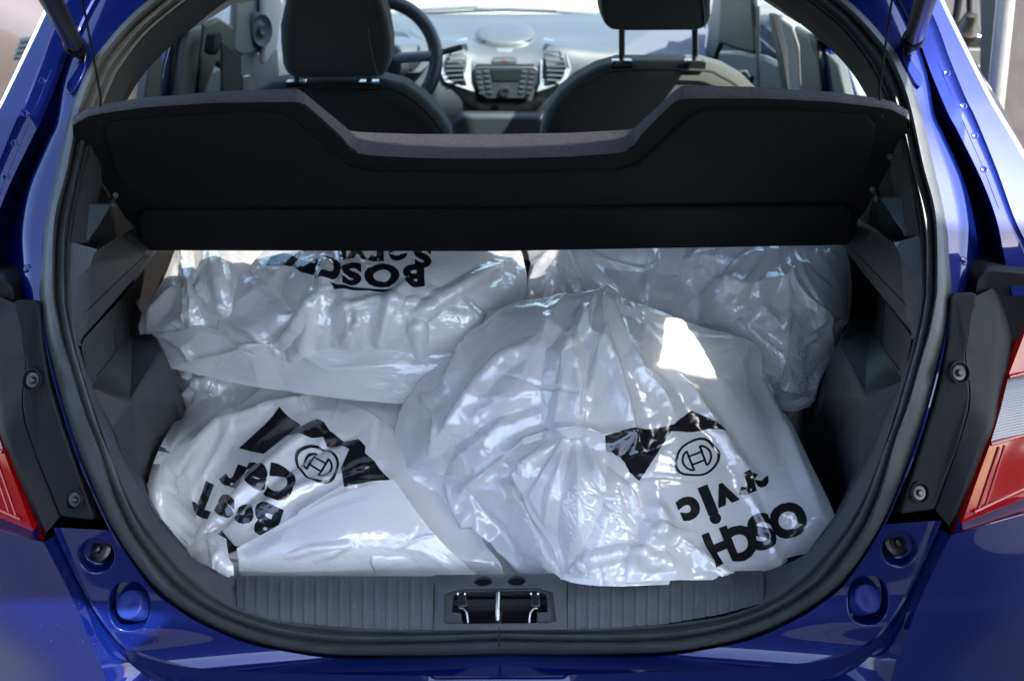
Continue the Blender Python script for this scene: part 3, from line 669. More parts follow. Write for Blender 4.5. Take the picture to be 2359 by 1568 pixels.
    o2 = [(205, 560), (230, 440), (262, 300), (305, 210), (347, 153), (393, 108), (447, 62), (520, 5), (620, -50)]
    p2_ = [PG(u, v, o) for (u, v), o in zip(o2, [.10, .14, .17, .18, .18, .17, .16, .14, .12])]
    mid = [(Vector(x) * .5 + Vector(y) * .5) + Vector((.010, -.008, .004)) for x, y in zip(L(o1, .03), p2_)]
    loft('rear_pillar_trim', [L(o1, .014), mid, p2_, [p + Vector((-.05, .02, .01)) for p in p2_]], M['plastic'], car, n=80, sub=4, side=s, angle=60)
    # headliner corner
    hc = [PG(390, 60, .17), PG(415, 62, .19), PG(440, 62, .22), PG(485, 45, .30), PG(533, 14, .42), PG(613, 0, .6), PG(640, -60, .55), PG(520, -40, .2), PG(450, 20, .15)]
    slab('headliner_corner', S(hc), Vector((0, .01, .02)), M['headliner'], car, bevel=.004)
both(trims)
# boot tub: floor, dark side liners and the rear seat backs
slab('boot_floor', [(-.52, .03, .55), (.52, .03, .55), (.60, .72, .55), (-.60, .72, .55)], (0, 0, -.02), M['dark'], car)
for sx in (-1, 1):
    slab('boot_liner', [(sx * .585, .14, .5), (sx * .585, .14, 1.10), (sx * .61, .95, 1.10), (sx * .61, .95, .5)], (sx * .02, 0, 0), M['dark'], car)
slab('rear_panel', [(-.42, .070, .5), (.42, .070, .5), (.42, .070, .74), (-.42, .070, .74)], (0, -.01, 0), M['plastic'], car)
for sx in (-1, 1):
    slab('rear_seat_back', [(sx * .01, .70, .52), (sx * .62, .70, .52), (sx * .62, .60, 1.0), (sx * .01, .60, 1.0)], (0, .10, .01), M['seat'], car, bevel=.02)

# ================================================================== sill plates and latch
def sill_pts(n, uu0, uu1, top=True):
    pass
def sill_curve(u, t):
    """t 0 = inner edge at the boot, 1 = at the seal"""
    vt = np.interp(u, [545, 1148, 1755], [1325.5, 1326, 1313]); vb = np.interp(u, [540, 633, 783, 960, 1149, 1340, 1520, 1660, 1760], [1396, 1424, 1442, 1450, 1449, 1446, 1434, 1410, 1383])
    pt = PY(u, vt, .079); pb = PG(u, vb + 4, .018)
    p = pt * (1 - t) + pb * t
    return p + Vector((0, 0, .006 * math.sin(math.pi * min(1, t * 1.0))))
def sill(u0, u1, name, ribs=True):
    nu = int((u1 - u0) / 1.6); G = []
    for t in [-.12, -.04, 0, .03] + list(np.linspace(.08, 1, 22)):
        row = []
        for i in range(nu + 1):
            u = u0 + (u1 - u0) * i / nu
            tt = max(t, 0); p = sill_curve(u, tt)
            if t < 0: p = p + Vector((0, .003 + .004 * (t < -.1), .35 * t * .2))
            if ribs and t > .04:
                ph = ((u - 20) % 27.2) / 27.2
                r = 1 if ph < .24 else (0 if ph > .32 and ph < .92 else (1 - (ph - .24) / .08 if ph <= .32 else (ph - .92) / .08))
                k = min(1, (t - .04) / .08)
                p = p + Vector((0, -.3, .95)) * (.0012 * r * k)
            row.append(p)
        G.append(row)
    return grid_mesh(name, np.array(G), M['plastic_light'], car, angle=35)
sill(546, 999, 'ribbed_sill_plate'); sill(1307, 1757, 'ribbed_sill_plate')
# latch plate with its opening
def SP(u, v, h=0.0):
    vt = np.interp(u, [545, 1148, 1755], [1325.5, 1326, 1313]); vb = np.interp(u, [960, 1149, 1340], [1450, 1449, 1446]) + 4
    return sill_curve(u, (v - vt) / (vb - vt)) + Vector((0, -.3, .95)) * h
plate = [(1001, 1327), (1305, 1323), (1306, 1452), (1150, 1455), (999, 1455)]
hole = [(1022, 1378), (1065, 1366), (1236, 1364), (1272, 1376), (1280, 1436), (1262, 1440), (1030, 1442), (1022, 1436)]
h1 = [(1112 + 21 * math.cos(a), 1345 + 14 * math.sin(a)) for a in np.linspace(0, 2 * math.pi, 24, endpoint=False)]
h2 = [(1189 + 21 * math.cos(a), 1344 + 14 * math.sin(a)) for a in np.linspace(0, 2 * math.pi, 24, endpoint=False)]
lp = slab('latch_plate', [SP(u, v, .004) for u, v in plate], (0, .004, -.012), M['plastic_light'], car, holes=[[SP(u, v, .004) for u, v in h] for h in (hole, h1, h2)], bevel=.0016, bseg=2)
inner_h = [(1042, 1394), (1045, 1376), (1070, 1369), (1236, 1367), (1258, 1376), (1260, 1414), (1236, 1414), (1236, 1437), (1066, 1438), (1062, 1416), (1041, 1414)]
slab('latch_frame', [SP(u, v, -.001) for u, v in [(1018, 1374), (1065, 1362), (1238, 1360), (1276, 1372), (1285, 1442), (1018, 1446)]], (0, .003, -.010), M['plastic'], lp, holes=[[SP(u, v, -.001) for u, v in inner_h]], bevel=.0012, bseg=2)
slab('latch_well', [SP(u, v, -.03) for u, v in [(1000, 1350), (1310, 1350), (1310, 1480), (1000, 1480)]], (0, 0, -.004), M['blackgloss'], lp)
for hc in (1112, 1189):
    slab('round_plug', [SP(hc + 23 * math.cos(a), 1345 + 16 * math.sin(a), -.0035) for a in np.linspace(0, 2 * math.pi, 24, endpoint=False)], (0, 0, -.003), M['black'], lp)
MB().tube([SP(1147, 1377, -.016), SP(1147, 1373, .0), SP(1147, 1378, .004), SP(1146, 1410, .004), SP(1146, 1432, .002), SP(1146, 1438, -.012)], .0031, 14).build('latch_striker', M['metal'], lp)
for sg_, uc in ((1, 1064), (-1, 1232)):
    b = MB(); b.v, b.f = [], []
    hk = [SP(uc - 10, 1377, 0), SP(uc + 10, 1377, 0), SP(uc + 12, 1405, 0), SP(uc - 10, 1405, 0)]
    slab('latch_hook', hk, (0, .004, -.010), M['darkmetal'], lp, bevel=.0012)
    MB().lathe(SP(uc - 1, 1392, .0), (0, -.3, .95), [(0, .0012), (.002, .001), (.0024, -.001)], 14).build('hook_rivet', M['darkmetal'], lp)
    MB().tube([SP(uc - 9, 1371, -.002), SP(uc - 9, 1378, .002)], .0014, 8).build('hook_pin', M['metal'], lp)
    MB().tube([SP(uc + 7, 1371, -.002), SP(uc + 7, 1378, .002)], .0014, 8).build('hook_pin', M['metal'], lp)
    MB().tube([SP(uc - 6 * sg_, 1408, .0), SP(uc + 4 * sg_, 1410, .001), SP(uc + 11 * sg_, 1418, .001), SP(uc + 13 * sg_, 1430, .001), SP(uc + 13 * sg_, 1440, -.002)], .0014, 10).build('latch_spring', M['metal'], lp)
# corner pieces of the sill
slab('sill_corner_gap', [SP(545.2, 1327, .0005), SP(546.6, 1327, .0005), SP(542.6, 1394, .0005), SP(541.2, 1394, .0005)], (0, 0, -.001), M['dark'], car)
def sill_corner(s):
    a = [PG(u, v, .02) for u, v in [(543, 1398), (500, 1376), (450, 1335), (400, 1290)]]
    b = [PY(u, v, y) for (u, v), y in zip([(546, 1326), (500, 1313), (455, 1296), (425, 1268)], [.078, .076, .076, .075])]
    loft('sill_corner', [a, b, [p + Vector((0, .004, -.02)) for p in b]], M['plastic_light'], car, n=30, sub=3, side=s)
both(sill_corner)
# ================================================================== seats, dashboard and cabin side
def plump(name, outline_px, Y, thick, mat, parent, slope=0.0, bulge=.02, bevel=.03):
    o = [PY(u, v, Y) for u, v in outline_px]
    zc = sum(p.z for p in o) / len(o)
    o = [p + Vector((0, (p.z - zc) * slope, 0)) for p in o]
    return slab(name, o, (0, thick, 0), mat, parent, bevel=bevel, bseg=5)
def seat(which):
    if which == 0:
        sh = [(500, 420), (520, 300), (560, 230), (620, 200), (680, 192), (870, 190), (930, 205), (975, 235), (1010, 270), (1035, 310), (1045, 420)]
        hr = [(642, 60), (643, 100), (648, 150), (660, 182), (700, 185), (868, 184), (888, 176), (898, 140), (898, 100), (888, 40), (866, -20), (840, -60), (700, -60), (660, -20)]
        posts = [(683, 168, 200), (850, 168, 200)]; lab = 'dark fabric front seat behind the steering wheel'
        hrY = 1.16
    else:
        sh = [(1235, 420), (1247, 310), (1262, 262), (1290, 222), (1330, 190), (1380, 164), (1430, 150), (1630, 150), (1680, 164), (1725, 190), (1760, 225), (1800, 300), (1810, 420)]
        hr = [(1384, -20), (1385, 30), (1392, 58), (1410, 70), (1440, 73), (1600, 72), (1625, 66), (1637, 45), (1638, -20), (1600, -110), (1430, -110)]
        posts = [(1432, 60, 152), (1600, 60, 152)]; lab = 'dark fabric front passenger seat with raised headrest'
        hrY = 1.12
    st = plump('front_seat', sh, 1.20, .12, M['seat'], car, slope=.12, bevel=.035); st['label'] = lab
    plump('headrest', hr, hrY, .11, M['seat'], st, bevel=.022)
    # piping and stitch lines
    t1 = [PY(u, v, 1.186) for u, v in sh[1:-1]]
    MB().tube(catmull([p + Vector((-(p.x - t1[len(t1)//2].x) * .07, .004, -.012)) for p in t1], 60), .003, 6).build('seat_piping', M['dark'], st)
    if which == 0: ln = [(848, 62), (852, 100), (862, 150), (872, 178)]
    else: ln = [(1618, -5), (1622, 30), (1624, 66)]
    MB().tube([PY(u, v, hrY - .0012) for u, v in ln], .0012, 6).build('headrest_stitch', M['pillar'], st)
    for (u, v0, v1) in posts:
        MB().tube([PY(u, v0, 1.20), PY(u, v1, 1.22)], .0065, 12).build('headrest_post', M['chrome'], st)
        MB().box(PY(u, v1 - 4, 1.215), (.021, .014, .009)).build('post_collar', M['blackgloss'], st, bevel=.003)
seat(0); seat(1)
# centre armrest/console between the seats
slab('centre_console', [PY(u, v, 2.47) for u, v in [(1010, 480), (1010, 300), (1060, 262), (1270, 262), (1320, 300), (1320, 480)]], (0, .05, 0), M['dashdark'], car, bevel=.02)

# dashboard: stations across (u) by profile rows
us = [560, 700, 850, 960, 1040, 1100, 1165, 1230, 1290, 1370, 1500, 1650, 1800]
rows = []
def drow(vf, yf): rows.append([PY(u, vf(i, u), yf(i, u)) for i, u in enumerate(us)])
drow(lambda i, u: 33 + 0.000004 * (u - 1165) ** 2, lambda i, u: 3.0)
drow(lambda i, u: 38, lambda i, u: 2.97)
drow(lambda i, u: 55 + (0 if abs(u - 1165) > 90 else -2), lambda i, u: 2.86)
drow(lambda i, u: 82, lambda i, u: 2.74)
drow(lambda i, u: [108, 104, 98, 96, 96, 106, 110, 106, 98, 104, 112, 118, 122][i], lambda i, u: 2.64)
drow(lambda i, u: [130, 126, 116, 116, 118, 130, 133, 130, 118, 126, 136, 142, 146][i], lambda i, u: 2.58)
drow(lambda i, u: [200, 190, 178, 175, 175, 175, 175, 175, 175, 185, 200, 210, 215][i], lambda i, u: 2.555)
drow(lambda i, u: [260] * 13 and 262, lambda i, u: 2.57)
drow(lambda i, u: 420, lambda i, u: 2.75)
C_ = np.array([[tuple(p) for p in r] for r in rows]); C1 = np.array([catmull(C_[i], 90) for i in range(len(rows))])
C2 = np.array([catmull(C1[:, j], 60) for j in range(90)])
dash = grid_mesh('dashboard', C2, M['dash'], car, angle=70)
def DP(u, v):
    d = ray(u, v)
    hit, loc, n, fi = dash.ray_cast(CAM, d.normalized())
    return loc if hit else PY(u, v, 2.56)
def on_dash(name, px, t, mat, parent=None, **k):
    fr = [DP(u, v) + Vector((0, -t, .0)) for u, v in px]
    return slab(name, fr, (0, t + .012, 0), mat, parent if parent is not None else dash, **k)
def ring(px0, px1, n=24):
    pass
bpy.context.view_layer.update()
pod = [(1164 + 62 * math.cos(a) * (1 + .1 * abs(math.sin(a))), 84 + 26 * math.sin(a)) for a in np.linspace(0, 2 * math.pi, 36, endpoint=False)]
def pod_mesh():
    G = []
    for k, (sc_, h) in enumerate([(1.12, 0), (1.06, .004), (1.0, .014), (.9, .018), (.5, .020), (.02, .020)]):
        G.append([DP(1164 + (u - 1164) * sc_, 84 + (v - 84) * sc_) + Vector((0, -h * .6, h)) for u, v in pod + [pod[0]]])
    grid_mesh('dash_pod', np.array(G), M['dash'], dash, angle=60)
pod_mesh()
MB().tube(catmull([DP(u, v) + Vector((0, -.012, .014)) for u, v in [(1095, 88), (1110, 100), (1164, 106), (1218, 100), (1233, 88)]], 30), .002, 6).build('pod_edge', M['pillar'], dash)
on_dash('pod_latch', [(1142, 111), (1182, 111), (1178, 121), (1146, 121)], .004, M['silver'], bevel=.002)
on_dash('hazard_switch_panel', [(1131, 141), (1138, 132), (1186, 132), (1193, 141), (1190, 144), (1134, 144)], .006, M['dashdark'], bevel=.002)
on_dash('hazard_switch', [(1156, 134), (1170, 134), (1170, 141), (1156, 141)], .009, pmat('hazard_red', (.06, .015, .015), .4), bevel=.001)
# vents
for sg_ in (-1, 1):
    cx = 1164
    vo = [(cx + sg_ * du, v) for du, v in [(88, 96), (100, 112), (92, 165), (80, 190), (110, 196), (140, 176), (146, 150), (132, 118), (108, 98)]]
    vo = [(cx + sg_ * du, v) for du, v in [(90, 100), (78, 112), (86, 100)]] and [(cx + sg_ * du, v) for du, v in [(90, 98), (86, 112), (92, 140), (96, 170), (88, 196), (112, 190), (132, 178), (140, 156), (130, 124), (110, 104)]]
    rim = [(cx + sg_ * du, v) for du, v in [(88, 88), (76, 112), (80, 150), (78, 190), (70, 212), (100, 202), (140, 188), (152, 160), (140, 120), (112, 94)]]
    on_dash('vent_surround', rim, .012, M['silver'], bevel=.006)
    vt = on_dash('air_vent', vo, .0145, M['blackgloss'], bevel=.003)
    for k in range(7):
        v = 116 + k * 11; ua = cx + sg_ * (92 + (2 if k > 1 else 0)); ub = cx + sg_ * float(np.interp(v, [104, 124, 156, 178, 190], [108, 130, 139, 131, 112]))
        MB().tube([DP(ua, v) + Vector((0, -.019, 0)), DP(ub, v + 2) + Vector((0, -.019, 0))], .0026, 8).build('vent_slat', M['dash'], vt)
# audio panel
blk = [(1020, 182), (1060, 200), (1090, 212), (1098, 150), (1230, 150), (1240, 212), (1268, 200), (1310, 180), (1245, 238), (1225, 252), (1105, 252), (1085, 240)]
for q_ in ([(1020, 182), (1060, 200), (1092, 212), (1107, 252), (1085, 242)], [(1310, 180), (1245, 240), (1223, 252), (1238, 212), (1268, 200)], [(1098, 148), (1230, 148), (1240, 200), (1223, 252), (1105, 252), (1090, 200)]): on_dash('dark_surround', q_, .009, M['blackgloss'])
rp = on_dash('audio_panel', [(1090, 158), (1100, 151), (1230, 151), (1240, 160), (1236, 190), (1222, 216), (1205, 226), (1122, 226), (1107, 216), (1095, 190)], .016, M['dashdark'], bevel=.004)
on_dash('display', [(1132, 159), (1200, 159), (1196, 183), (1137, 183)], .0185, M['lcd'], rp)
for sg_ in (-1, 1):
    for r_ in range(5):
        for c_ in range(2):
            u = 1164 + sg_ * (44 + c_ * 18 - r_ * 2.0) ; v = 160 + r_ * 12 + c_ * 2
            on_dash('panel_button', [(u - 6, v), (u + 6, v), (u + 6, v + 4.5), (u - 6, v + 4.5)], .0185, M['button'], rp)
c = DP(1162, 208); MB().lathe(c + Vector((0, -.014, 0)), (0, -1, .1), [(.0, .006), (.007, .006), (.008, .012), (.0165, .012), (.0175, 0)], 28).build('volume_knob', M['metal'], rp, angle=30)
MB().lathe(c + Vector((0, -.0205, 0)), (0, -1, .1), [(0, .003), (.006, .003), (.0075, 0)], 24).build('knob_button', M['blackgloss'], rp)
on_dash('chrome_tag', [(1153, 254), (1173, 254), (1171, 258), (1155, 258)], .012, M['metal'], rp)
for k in range(3):
    MB().lathe(DP(1110 + 50 * k, 302) + Vector((0, -.02, 0)), (0, -1, .3), [(0, .012), (.016, .012), (.019, 0)], 24).build('climate_knob', M['silver'], dash)
# instrument binnacle and steering wheel
on_dash('binnacle', [(855, 62), (900, 52), (950, 66), (985, 95), (992, 140), (970, 166), (855, 166)], .03, M['dash'], bevel=.012)
on_dash('instrument_dial_panel', [(865, 72), (900, 66), (942, 78), (968, 105), (972, 140), (955, 158), (865, 156)], .034, M['blackgloss'], bevel=.004)
swc = PY(876, 135, 2.08); swn = Vector((0, -1, .42)).normalized()
sw_e = MB(); a1 = Vector((1, 0, 0)); b1 = swn.cross(a1).normalized(); RW = .163
sw_e.tube([swc + a1 * RW * math.cos(t) + b1 * RW * math.sin(t) for t in np.linspace(0, 2 * math.pi, 65)], .0205, 14, cap=False)
sw = sw_e.build('steering_wheel', M['dashdark'], car)
MB().box(swc + Vector((0, .02, -.01)), (.06, .03, .045)).build('wheel_hub', M['dashdark'], sw, bevel=.02)
for sg_ in (-1, 1):
    MB().tube([swc + a1 * .04 * sg_, swc + a1 * .15 * sg_ + Vector((0, 0, .006))], .016, 10).build('wheel_spoke', M['silver'], sw)
MB().tube([swc + a1 * .12, swc + a1 * .235 + Vector((0, .05, .02))], .009, 10).build('indicator_stalk', M['black'], sw)
MB().tube([swc + Vector((0, .03, -.02)), swc + Vector((0, .45, -.12))], .04, 12).build('steering_column', M['dashdark'], sw)

# cabin sides, traced on the plane of the doors; left as in the photograph
def xp(px, X): return [PX(u, v, X) for u, v in px]
def side_l(name, px, X, mat, t=.02, **k): return slab(name, xp(px, X), (t * (-1 if X < 0 else 1), 0, 0), mat, car, bevel=k.pop('bevel', .004), **k)
side_l('pillar_trim', [(470, 55), (438, 62), (428, 100), (408, 260), (448, 260), (462, 120)], -.64, M['pillar'], bevel=.01)
side_l('pillar_trim', [(345, 150), (360, 120), (375, 110), (370, 260), (330, 260)], -.655, M['pillar'])
side_l('door_edge', [(362, 262), (378, 150), (392, 100), (405, 90), (396, 262)], -.662, M['paint'])
side_l('door_frame', [(396, 262), (405, 90), (440, 60), (428, 100), (408, 262)], -.655, M['dark'])
side_l('door_frame', [(470, 55), (505, 40), (540, 60), (545, 120), (530, 165), (500, 150), (475, 215), (470, 262), (448, 262), (462, 120)], -.64, M['black'], bevel=.01)
side_l('seat_belt_reel', [(496, 80), (508, 72), (514, 85), (510, 108), (500, 128), (490, 120)], -.60, M['dark'])
side_l('seat_belt', [(510, 102), (512, 98), (556, 130), (557, 262), (511, 262), (512, 130)], -.585, M['dark'], t=.004)
side_l('front_door_trim', [(470, 262), (478, 165), (512, 150), (560, 130), (640, 108), (650, 262)], -.70, M['doorcard'], bevel=.01)
side_l('front_pillar_trim', [(612, -30), (655, -30), (650, 30), (640, 110), (612, 150)], -.66, M['headliner'], bevel=.008)
side_l('window_corner_trim', [(547, 10), (565, -20), (612, -20), (612, 120), (560, 130), (540, 118)], -.685, M['pillar'], bevel=.008)
sp = PX(598, 70, -.67); MB().lathe(sp, (1, -.5, 0), [(0, .01), (.012, .012), (.018, .004), (.03, .0), (.042, .010), (.046, .004), (.047, -.01)], 28).build('tweeter', M['doorcard'], car, angle=60)
on = [(560, 175), (578, 172), (585, 182), (585, 215), (560, 215)]
side_l('door_pull', on, -.69, M['blackgloss'])
# right side
side_l('pillar_trim', [(1700, -20), (1728, -10), (1738, 124), (1728, 126), (1698, 118), (1655, 100), (1658, -20)], .66, M['black'], bevel=.01)
side_l('pillar_trim', [(1645, -30), (1665, -30), (1655, 100), (1640, 140), (1625, 110)], .70, M['doorcard'])
side_l('front_door_trim', [(1640, 262), (1655, 118), (1700, 118), (1755, 128), (1800, 150), (1810, 262)], .68, M['doorcard'], bevel=.01)
side_l('door_handle_recess', [(1693, 164), (1718, 162), (1728, 176), (1726, 192), (1716, 194)], .672, M['blackgloss'], t=.01)
side_l('seat_belt', [(1741, 15), (1747, 15), (1747, 262), (1741, 262)], .60, M['black'], t=.003)
side_l('window_seal', [(1768, 30), (1776, 34), (1800, 130), (1820, 262), (1808, 262), (1790, 150)], .66, M['black'])
side_l('pillar_trim', [(1790, 38), (1822, 58), (1838, 110), (1845, 262), (1818, 262), (1812, 120)], .655, M['headliner'], bevel=.01)
side_l('pillar_trim', [(1822, 58), (1862, 80), (1885, 130), (1893, 262), (1845, 262), (1838, 110)], .65, M['pillar'], bevel=.01)
side_l('door_frame', [(1862, 80), (1880, 95), (1898, 262), (1885, 262)], .65, M['black'])
side_l('door_edge', [(1878, 95), (1910, 125), (1930, 262), (1896, 262)], .662, M['paint'])
side_l('door_frame', [(1905, 125), (1928, 150), (1955, 262), (1925, 262)], .655, M['pillar'])

# ================================================================== parcel shelf
HN = Vector((0, .47, 1.045)); sdv = Vector((0, -.303, .290)).normalized(); snv = Vector((0, sdv.z, -sdv.y)).normalized()
def SH(u, v): return PP(u, v, HN, snv)
low = [(167, 291), (178, 283), (200, 270), (233, 262), (333, 248), (420, 242), (500, 237), (600, 235.5), (667, 235), (683, 236), (700, 246), (740, 280), (786, 322), (803, 344), (822, 353), (853, 358), (953, 363.5), (1050, 365), (1134, 365.5)]
upp = [(170, 270), (176, 265), (190, 256), (233, 238), (333, 227), (420, 218), (500, 211.5), (600, 206.5), (667, 204.5), (686, 206), (706, 217), (742, 250), (784, 288), (804, 299), (828, 304), (860, 306.5), (953, 308.5), (1050, 309.5), (1134, 310)]
cen = SH(1134, 365).x
lowP = [SH(u, v) for u, v in low]; th = []
for (u, v), (u2, v2), p in zip(low, upp, lowP):
    # thickness along the shelf normal that lands on the traced upper line
    best = min(np.linspace(.004, .045, 80), key=lambda t: abs(proj(p + snv * t)[1] - np.interp(proj(p + snv * t)[0], [a[0] for a in upp], [a[1] for a in upp])))
    th.append(best)
th = list(np.convolve([th[0]] * 1 + th + [th[-1]] * 1, [1 / 3] * 3, 'valid'))
side_px = [(168, 310), (172, 340), (186, 363), (202, 388), (222, 402), (236, 425), (262, 462), (285, 500), (305, 520), (313, 540), (318, 562), (324, 571)]
sideP = [SH(u, v) for u, v in side_px]
half = lowP; ax = cen
def mirx(p): return Vector((2 * ax - p.x, p.y, p.z))
for i in range(len(half)): pass
full_low = half[:-1] + [mirx(p) for p in reversed(half)]
full_th = th[:-1] + list(reversed(th))
side_l_ = list(reversed(sideP)); side_r_ = [mirx(p) for p in sideP]
loop = side_l_ + full_low + side_r_; lth = [.014] * len(side_l_) + full_th + [.014] * len(side_r_)
lth[len(side_l_) - 1] = lth[len(side_l_)]; 
shelf = empty('parcel_shelf', 'dark carpeted parcel shelf hung tilted up above the white bags', 'parcel shelf', tuple(HN))
n = len(loop)
# resample the loop finely
LP = np.array([tuple(p) + (t,) for p, t in zip(loop, lth)])
tt = np.arange(n); ti = np.linspace(0, n - 1, n * 5); LPf = np.array([[np.interp(t, tt, LP[:, k]) for k in range(4)] for t in ti])
lower = [Vector(x[:3]) for x in LPf]; upper_ = [Vector(x[:3]) + snv * x[3] for x in LPf]; cush = [Vector(x[:3]) + snv * (x[3] * .5) - sdv * (-.0015) for x in LPf]
N_ = len(lower)
vs = lower + cush + upper_; fs = []
for a in range(2):
    for i in range(N_):
        j = (i + 1) % N_; fs.append((a * N_ + i, a * N_ + j, (a + 1) * N_ + j, (a + 1) * N_ + i))
fs.append(tuple(2 * N_ + i for i in range(N_)))
cc = mesh_obj('carpet_cover', vs, fs, M['carpet'], shelf, smooth=True, angle=60)
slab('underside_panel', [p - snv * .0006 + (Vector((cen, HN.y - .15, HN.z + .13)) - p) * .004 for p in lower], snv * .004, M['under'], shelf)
emb = [(245, 300), (262, 277), (420, 264), (600, 256), (648, 260), (672, 272), (800, 378), (850, 392), (1134, 396)]
embl = [(1134, 457), (860, 457), (830, 459), (795, 468), (667, 469), (400, 463), (330, 447), (286, 420), (262, 380)]
eh = [SH(u, v) for u, v in emb] ; el = [SH(u, v) for u, v in embl]
er = [mirx(p) for p in eh][::-1][1:]; elr = [mirx(p) for p in el][::-1][:-1]
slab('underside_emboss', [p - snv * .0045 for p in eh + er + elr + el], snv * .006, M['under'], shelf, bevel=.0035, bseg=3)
# loose fibres standing off the carpet
rf = random.Random(5); fz = MB()
i0, i1 = len(side_l_) * 5, (len(side_l_) + len(full_low)) * 5 - 6
for _ in range(9000):
    k = rf.randint(i0, min(i1, N_ - 2)); f_ = rf.random(); h_ = rf.random(); p = lower[k].lerp(lower[k + 1], f_).lerp(upper_[k].lerp(upper_[k + 1], f_), h_)
    d_ = (sdv + snv * rf.gauss(.5 if h_ > .5 else -.1, .5) + Vector((rf.gauss(0, .5), 0, 0))).normalized() * rf.uniform(.0008, .0028); w__ = Vector((.00022, 0, 0)) if rf.random() < .5 else snv * .00022
    fz.add([p - w__, p + w__, p + d_], [(0, 1, 2)])
fzo = fz.build('carpet_fibres', M['carpet'], shelf, smooth=False, recalc=False); fzo['kind'] = 'stuff'
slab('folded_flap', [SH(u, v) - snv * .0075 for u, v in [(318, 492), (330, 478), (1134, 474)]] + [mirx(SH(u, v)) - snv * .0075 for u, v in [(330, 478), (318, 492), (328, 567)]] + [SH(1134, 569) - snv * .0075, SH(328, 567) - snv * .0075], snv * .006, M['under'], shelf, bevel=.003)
# hinge roll at the far edge
MB().tube([SH(323, 569), SH(1134, 570), mirx(SH(323, 569))], .004, 10).build('hinge_edge', M['under'], shelf)
for s in (-1, 1):
    for (u, v) in [(214, 377), (262, 452)]:
        p = SH(u, v) - snv * .002; q = SH(u + 5, v - 9) - snv * .004; r = SH(u - 6, v + 6) - snv * .003; z = SH(u - 1, v + 11) - snv * .008
        pts = [q, p, r, z]
        if s > 0: pts = [mirx(x) for x in pts]
        MB().tube(catmull(pts, 12), .0035, 10).build('hinge_peg', M['plastic_light'], shelf)
def cord(s):
    a = SH(229, 252) + snv * .014; b = a + (PY(190, 0, a.y - .03) - a) * 1.9
    e = SH(229, 283) - snv * .002
    pts = [e, a, b]
    if s > 0: pts = [mirx(x) for x in pts]
    MB().tube(pts, .0013, 8).build('lifting_cord', M['black'], shelf)
both(cord)
# ================================================================== plastic bags
def upsample(G, f=2):
    a, b = G.shape[:2]
    ti = np.linspace(0, a - 1, (a - 1) * f + 1); tj = np.linspace(0, b - 1, (b - 1) * f + 1)
    def ax0(G, t):
        i = np.clip(t.astype(int), 0, G.shape[0] - 2); fr = (t - i)[:, None, None]
        p1, p2 = G[i], G[i + 1]; p0 = np.where((i > 0)[:, None, None], G[np.maximum(i - 1, 0)], 2 * p1 - p2)
        p3 = np.where((i + 2 < G.shape[0])[:, None, None], G[np.minimum(i + 2, G.shape[0] - 1)], 2 * p2 - p1)
        return .5 * (2 * p1 + (p2 - p0) * fr + (2 * p0 - 5 * p1 + 4 * p2 - p3) * fr ** 2 + (-p0 + 3 * p1 - 3 * p2 + p3) * fr ** 3)
    H = ax0(G, ti); return ax0(H.transpose(1, 0, 2), tj).transpose(1, 0, 2)
def resize(G, a, b):
    def ax0(G, t):
        i = np.clip(t.astype(int), 0, G.shape[0] - 2); fr = (t - i)[:, None, None]
        p1, p2 = G[i], G[i + 1]; p0 = np.where((i > 0)[:, None, None], G[np.maximum(i - 1, 0)], 2 * p1 - p2)
        p3 = np.where((i + 2 < G.shape[0])[:, None, None], G[np.minimum(i + 2, G.shape[0] - 1)], 2 * p2 - p1)
        return .5 * (2 * p1 + (p2 - p0) * fr + (2 * p0 - 5 * p1 + 4 * p2 - p3) * fr ** 2 + (-p0 + 3 * p1 - 3 * p2 + p3) * fr ** 3)
    H = ax0(G, np.linspace(0, G.shape[0] - 1, a)); return ax0(H.transpose(1, 0, 2), np.linspace(0, G.shape[1] - 1, b)).transpose(1, 0, 2)
def normals(G):
    N = np.cross(np.gradient(G, axis=1), np.gradient(G, axis=0)); N /= np.linalg.norm(N, axis=2)[..., None] + 1e-12
    c = np.array(CAM) - G; s = np.sign((N * c).sum(2).mean()); return N * (s if s else 1)
_CR, _CU, _F, _C = map(np.array, (CR, CUp, _f, CAM))
def projG(G):
    q = G - _C; w_ = q @ _F; return np.stack([CU + FPX * (q @ _CR) / w_, CV - FPX * (q @ _CU) / w_], -1)
def segdist(UV, poly):
    best = np.full(UV.shape[:2], 1e9); par = np.zeros(UV.shape[:2]); P = np.array(poly, float); n = len(P) - 1
    for i in range(n):
        a, b = P[i], P[i + 1]; d = b - a; t = np.clip(((UV - a) @ d) / (d @ d), 0, 1)
        q = UV - (a + t[..., None] * d); r = np.hypot(q[..., 0], q[..., 1]); m_ = r < best
        best = np.where(m_, r, best); par = np.where(m_, (i + t) / n, par)
    return best, par
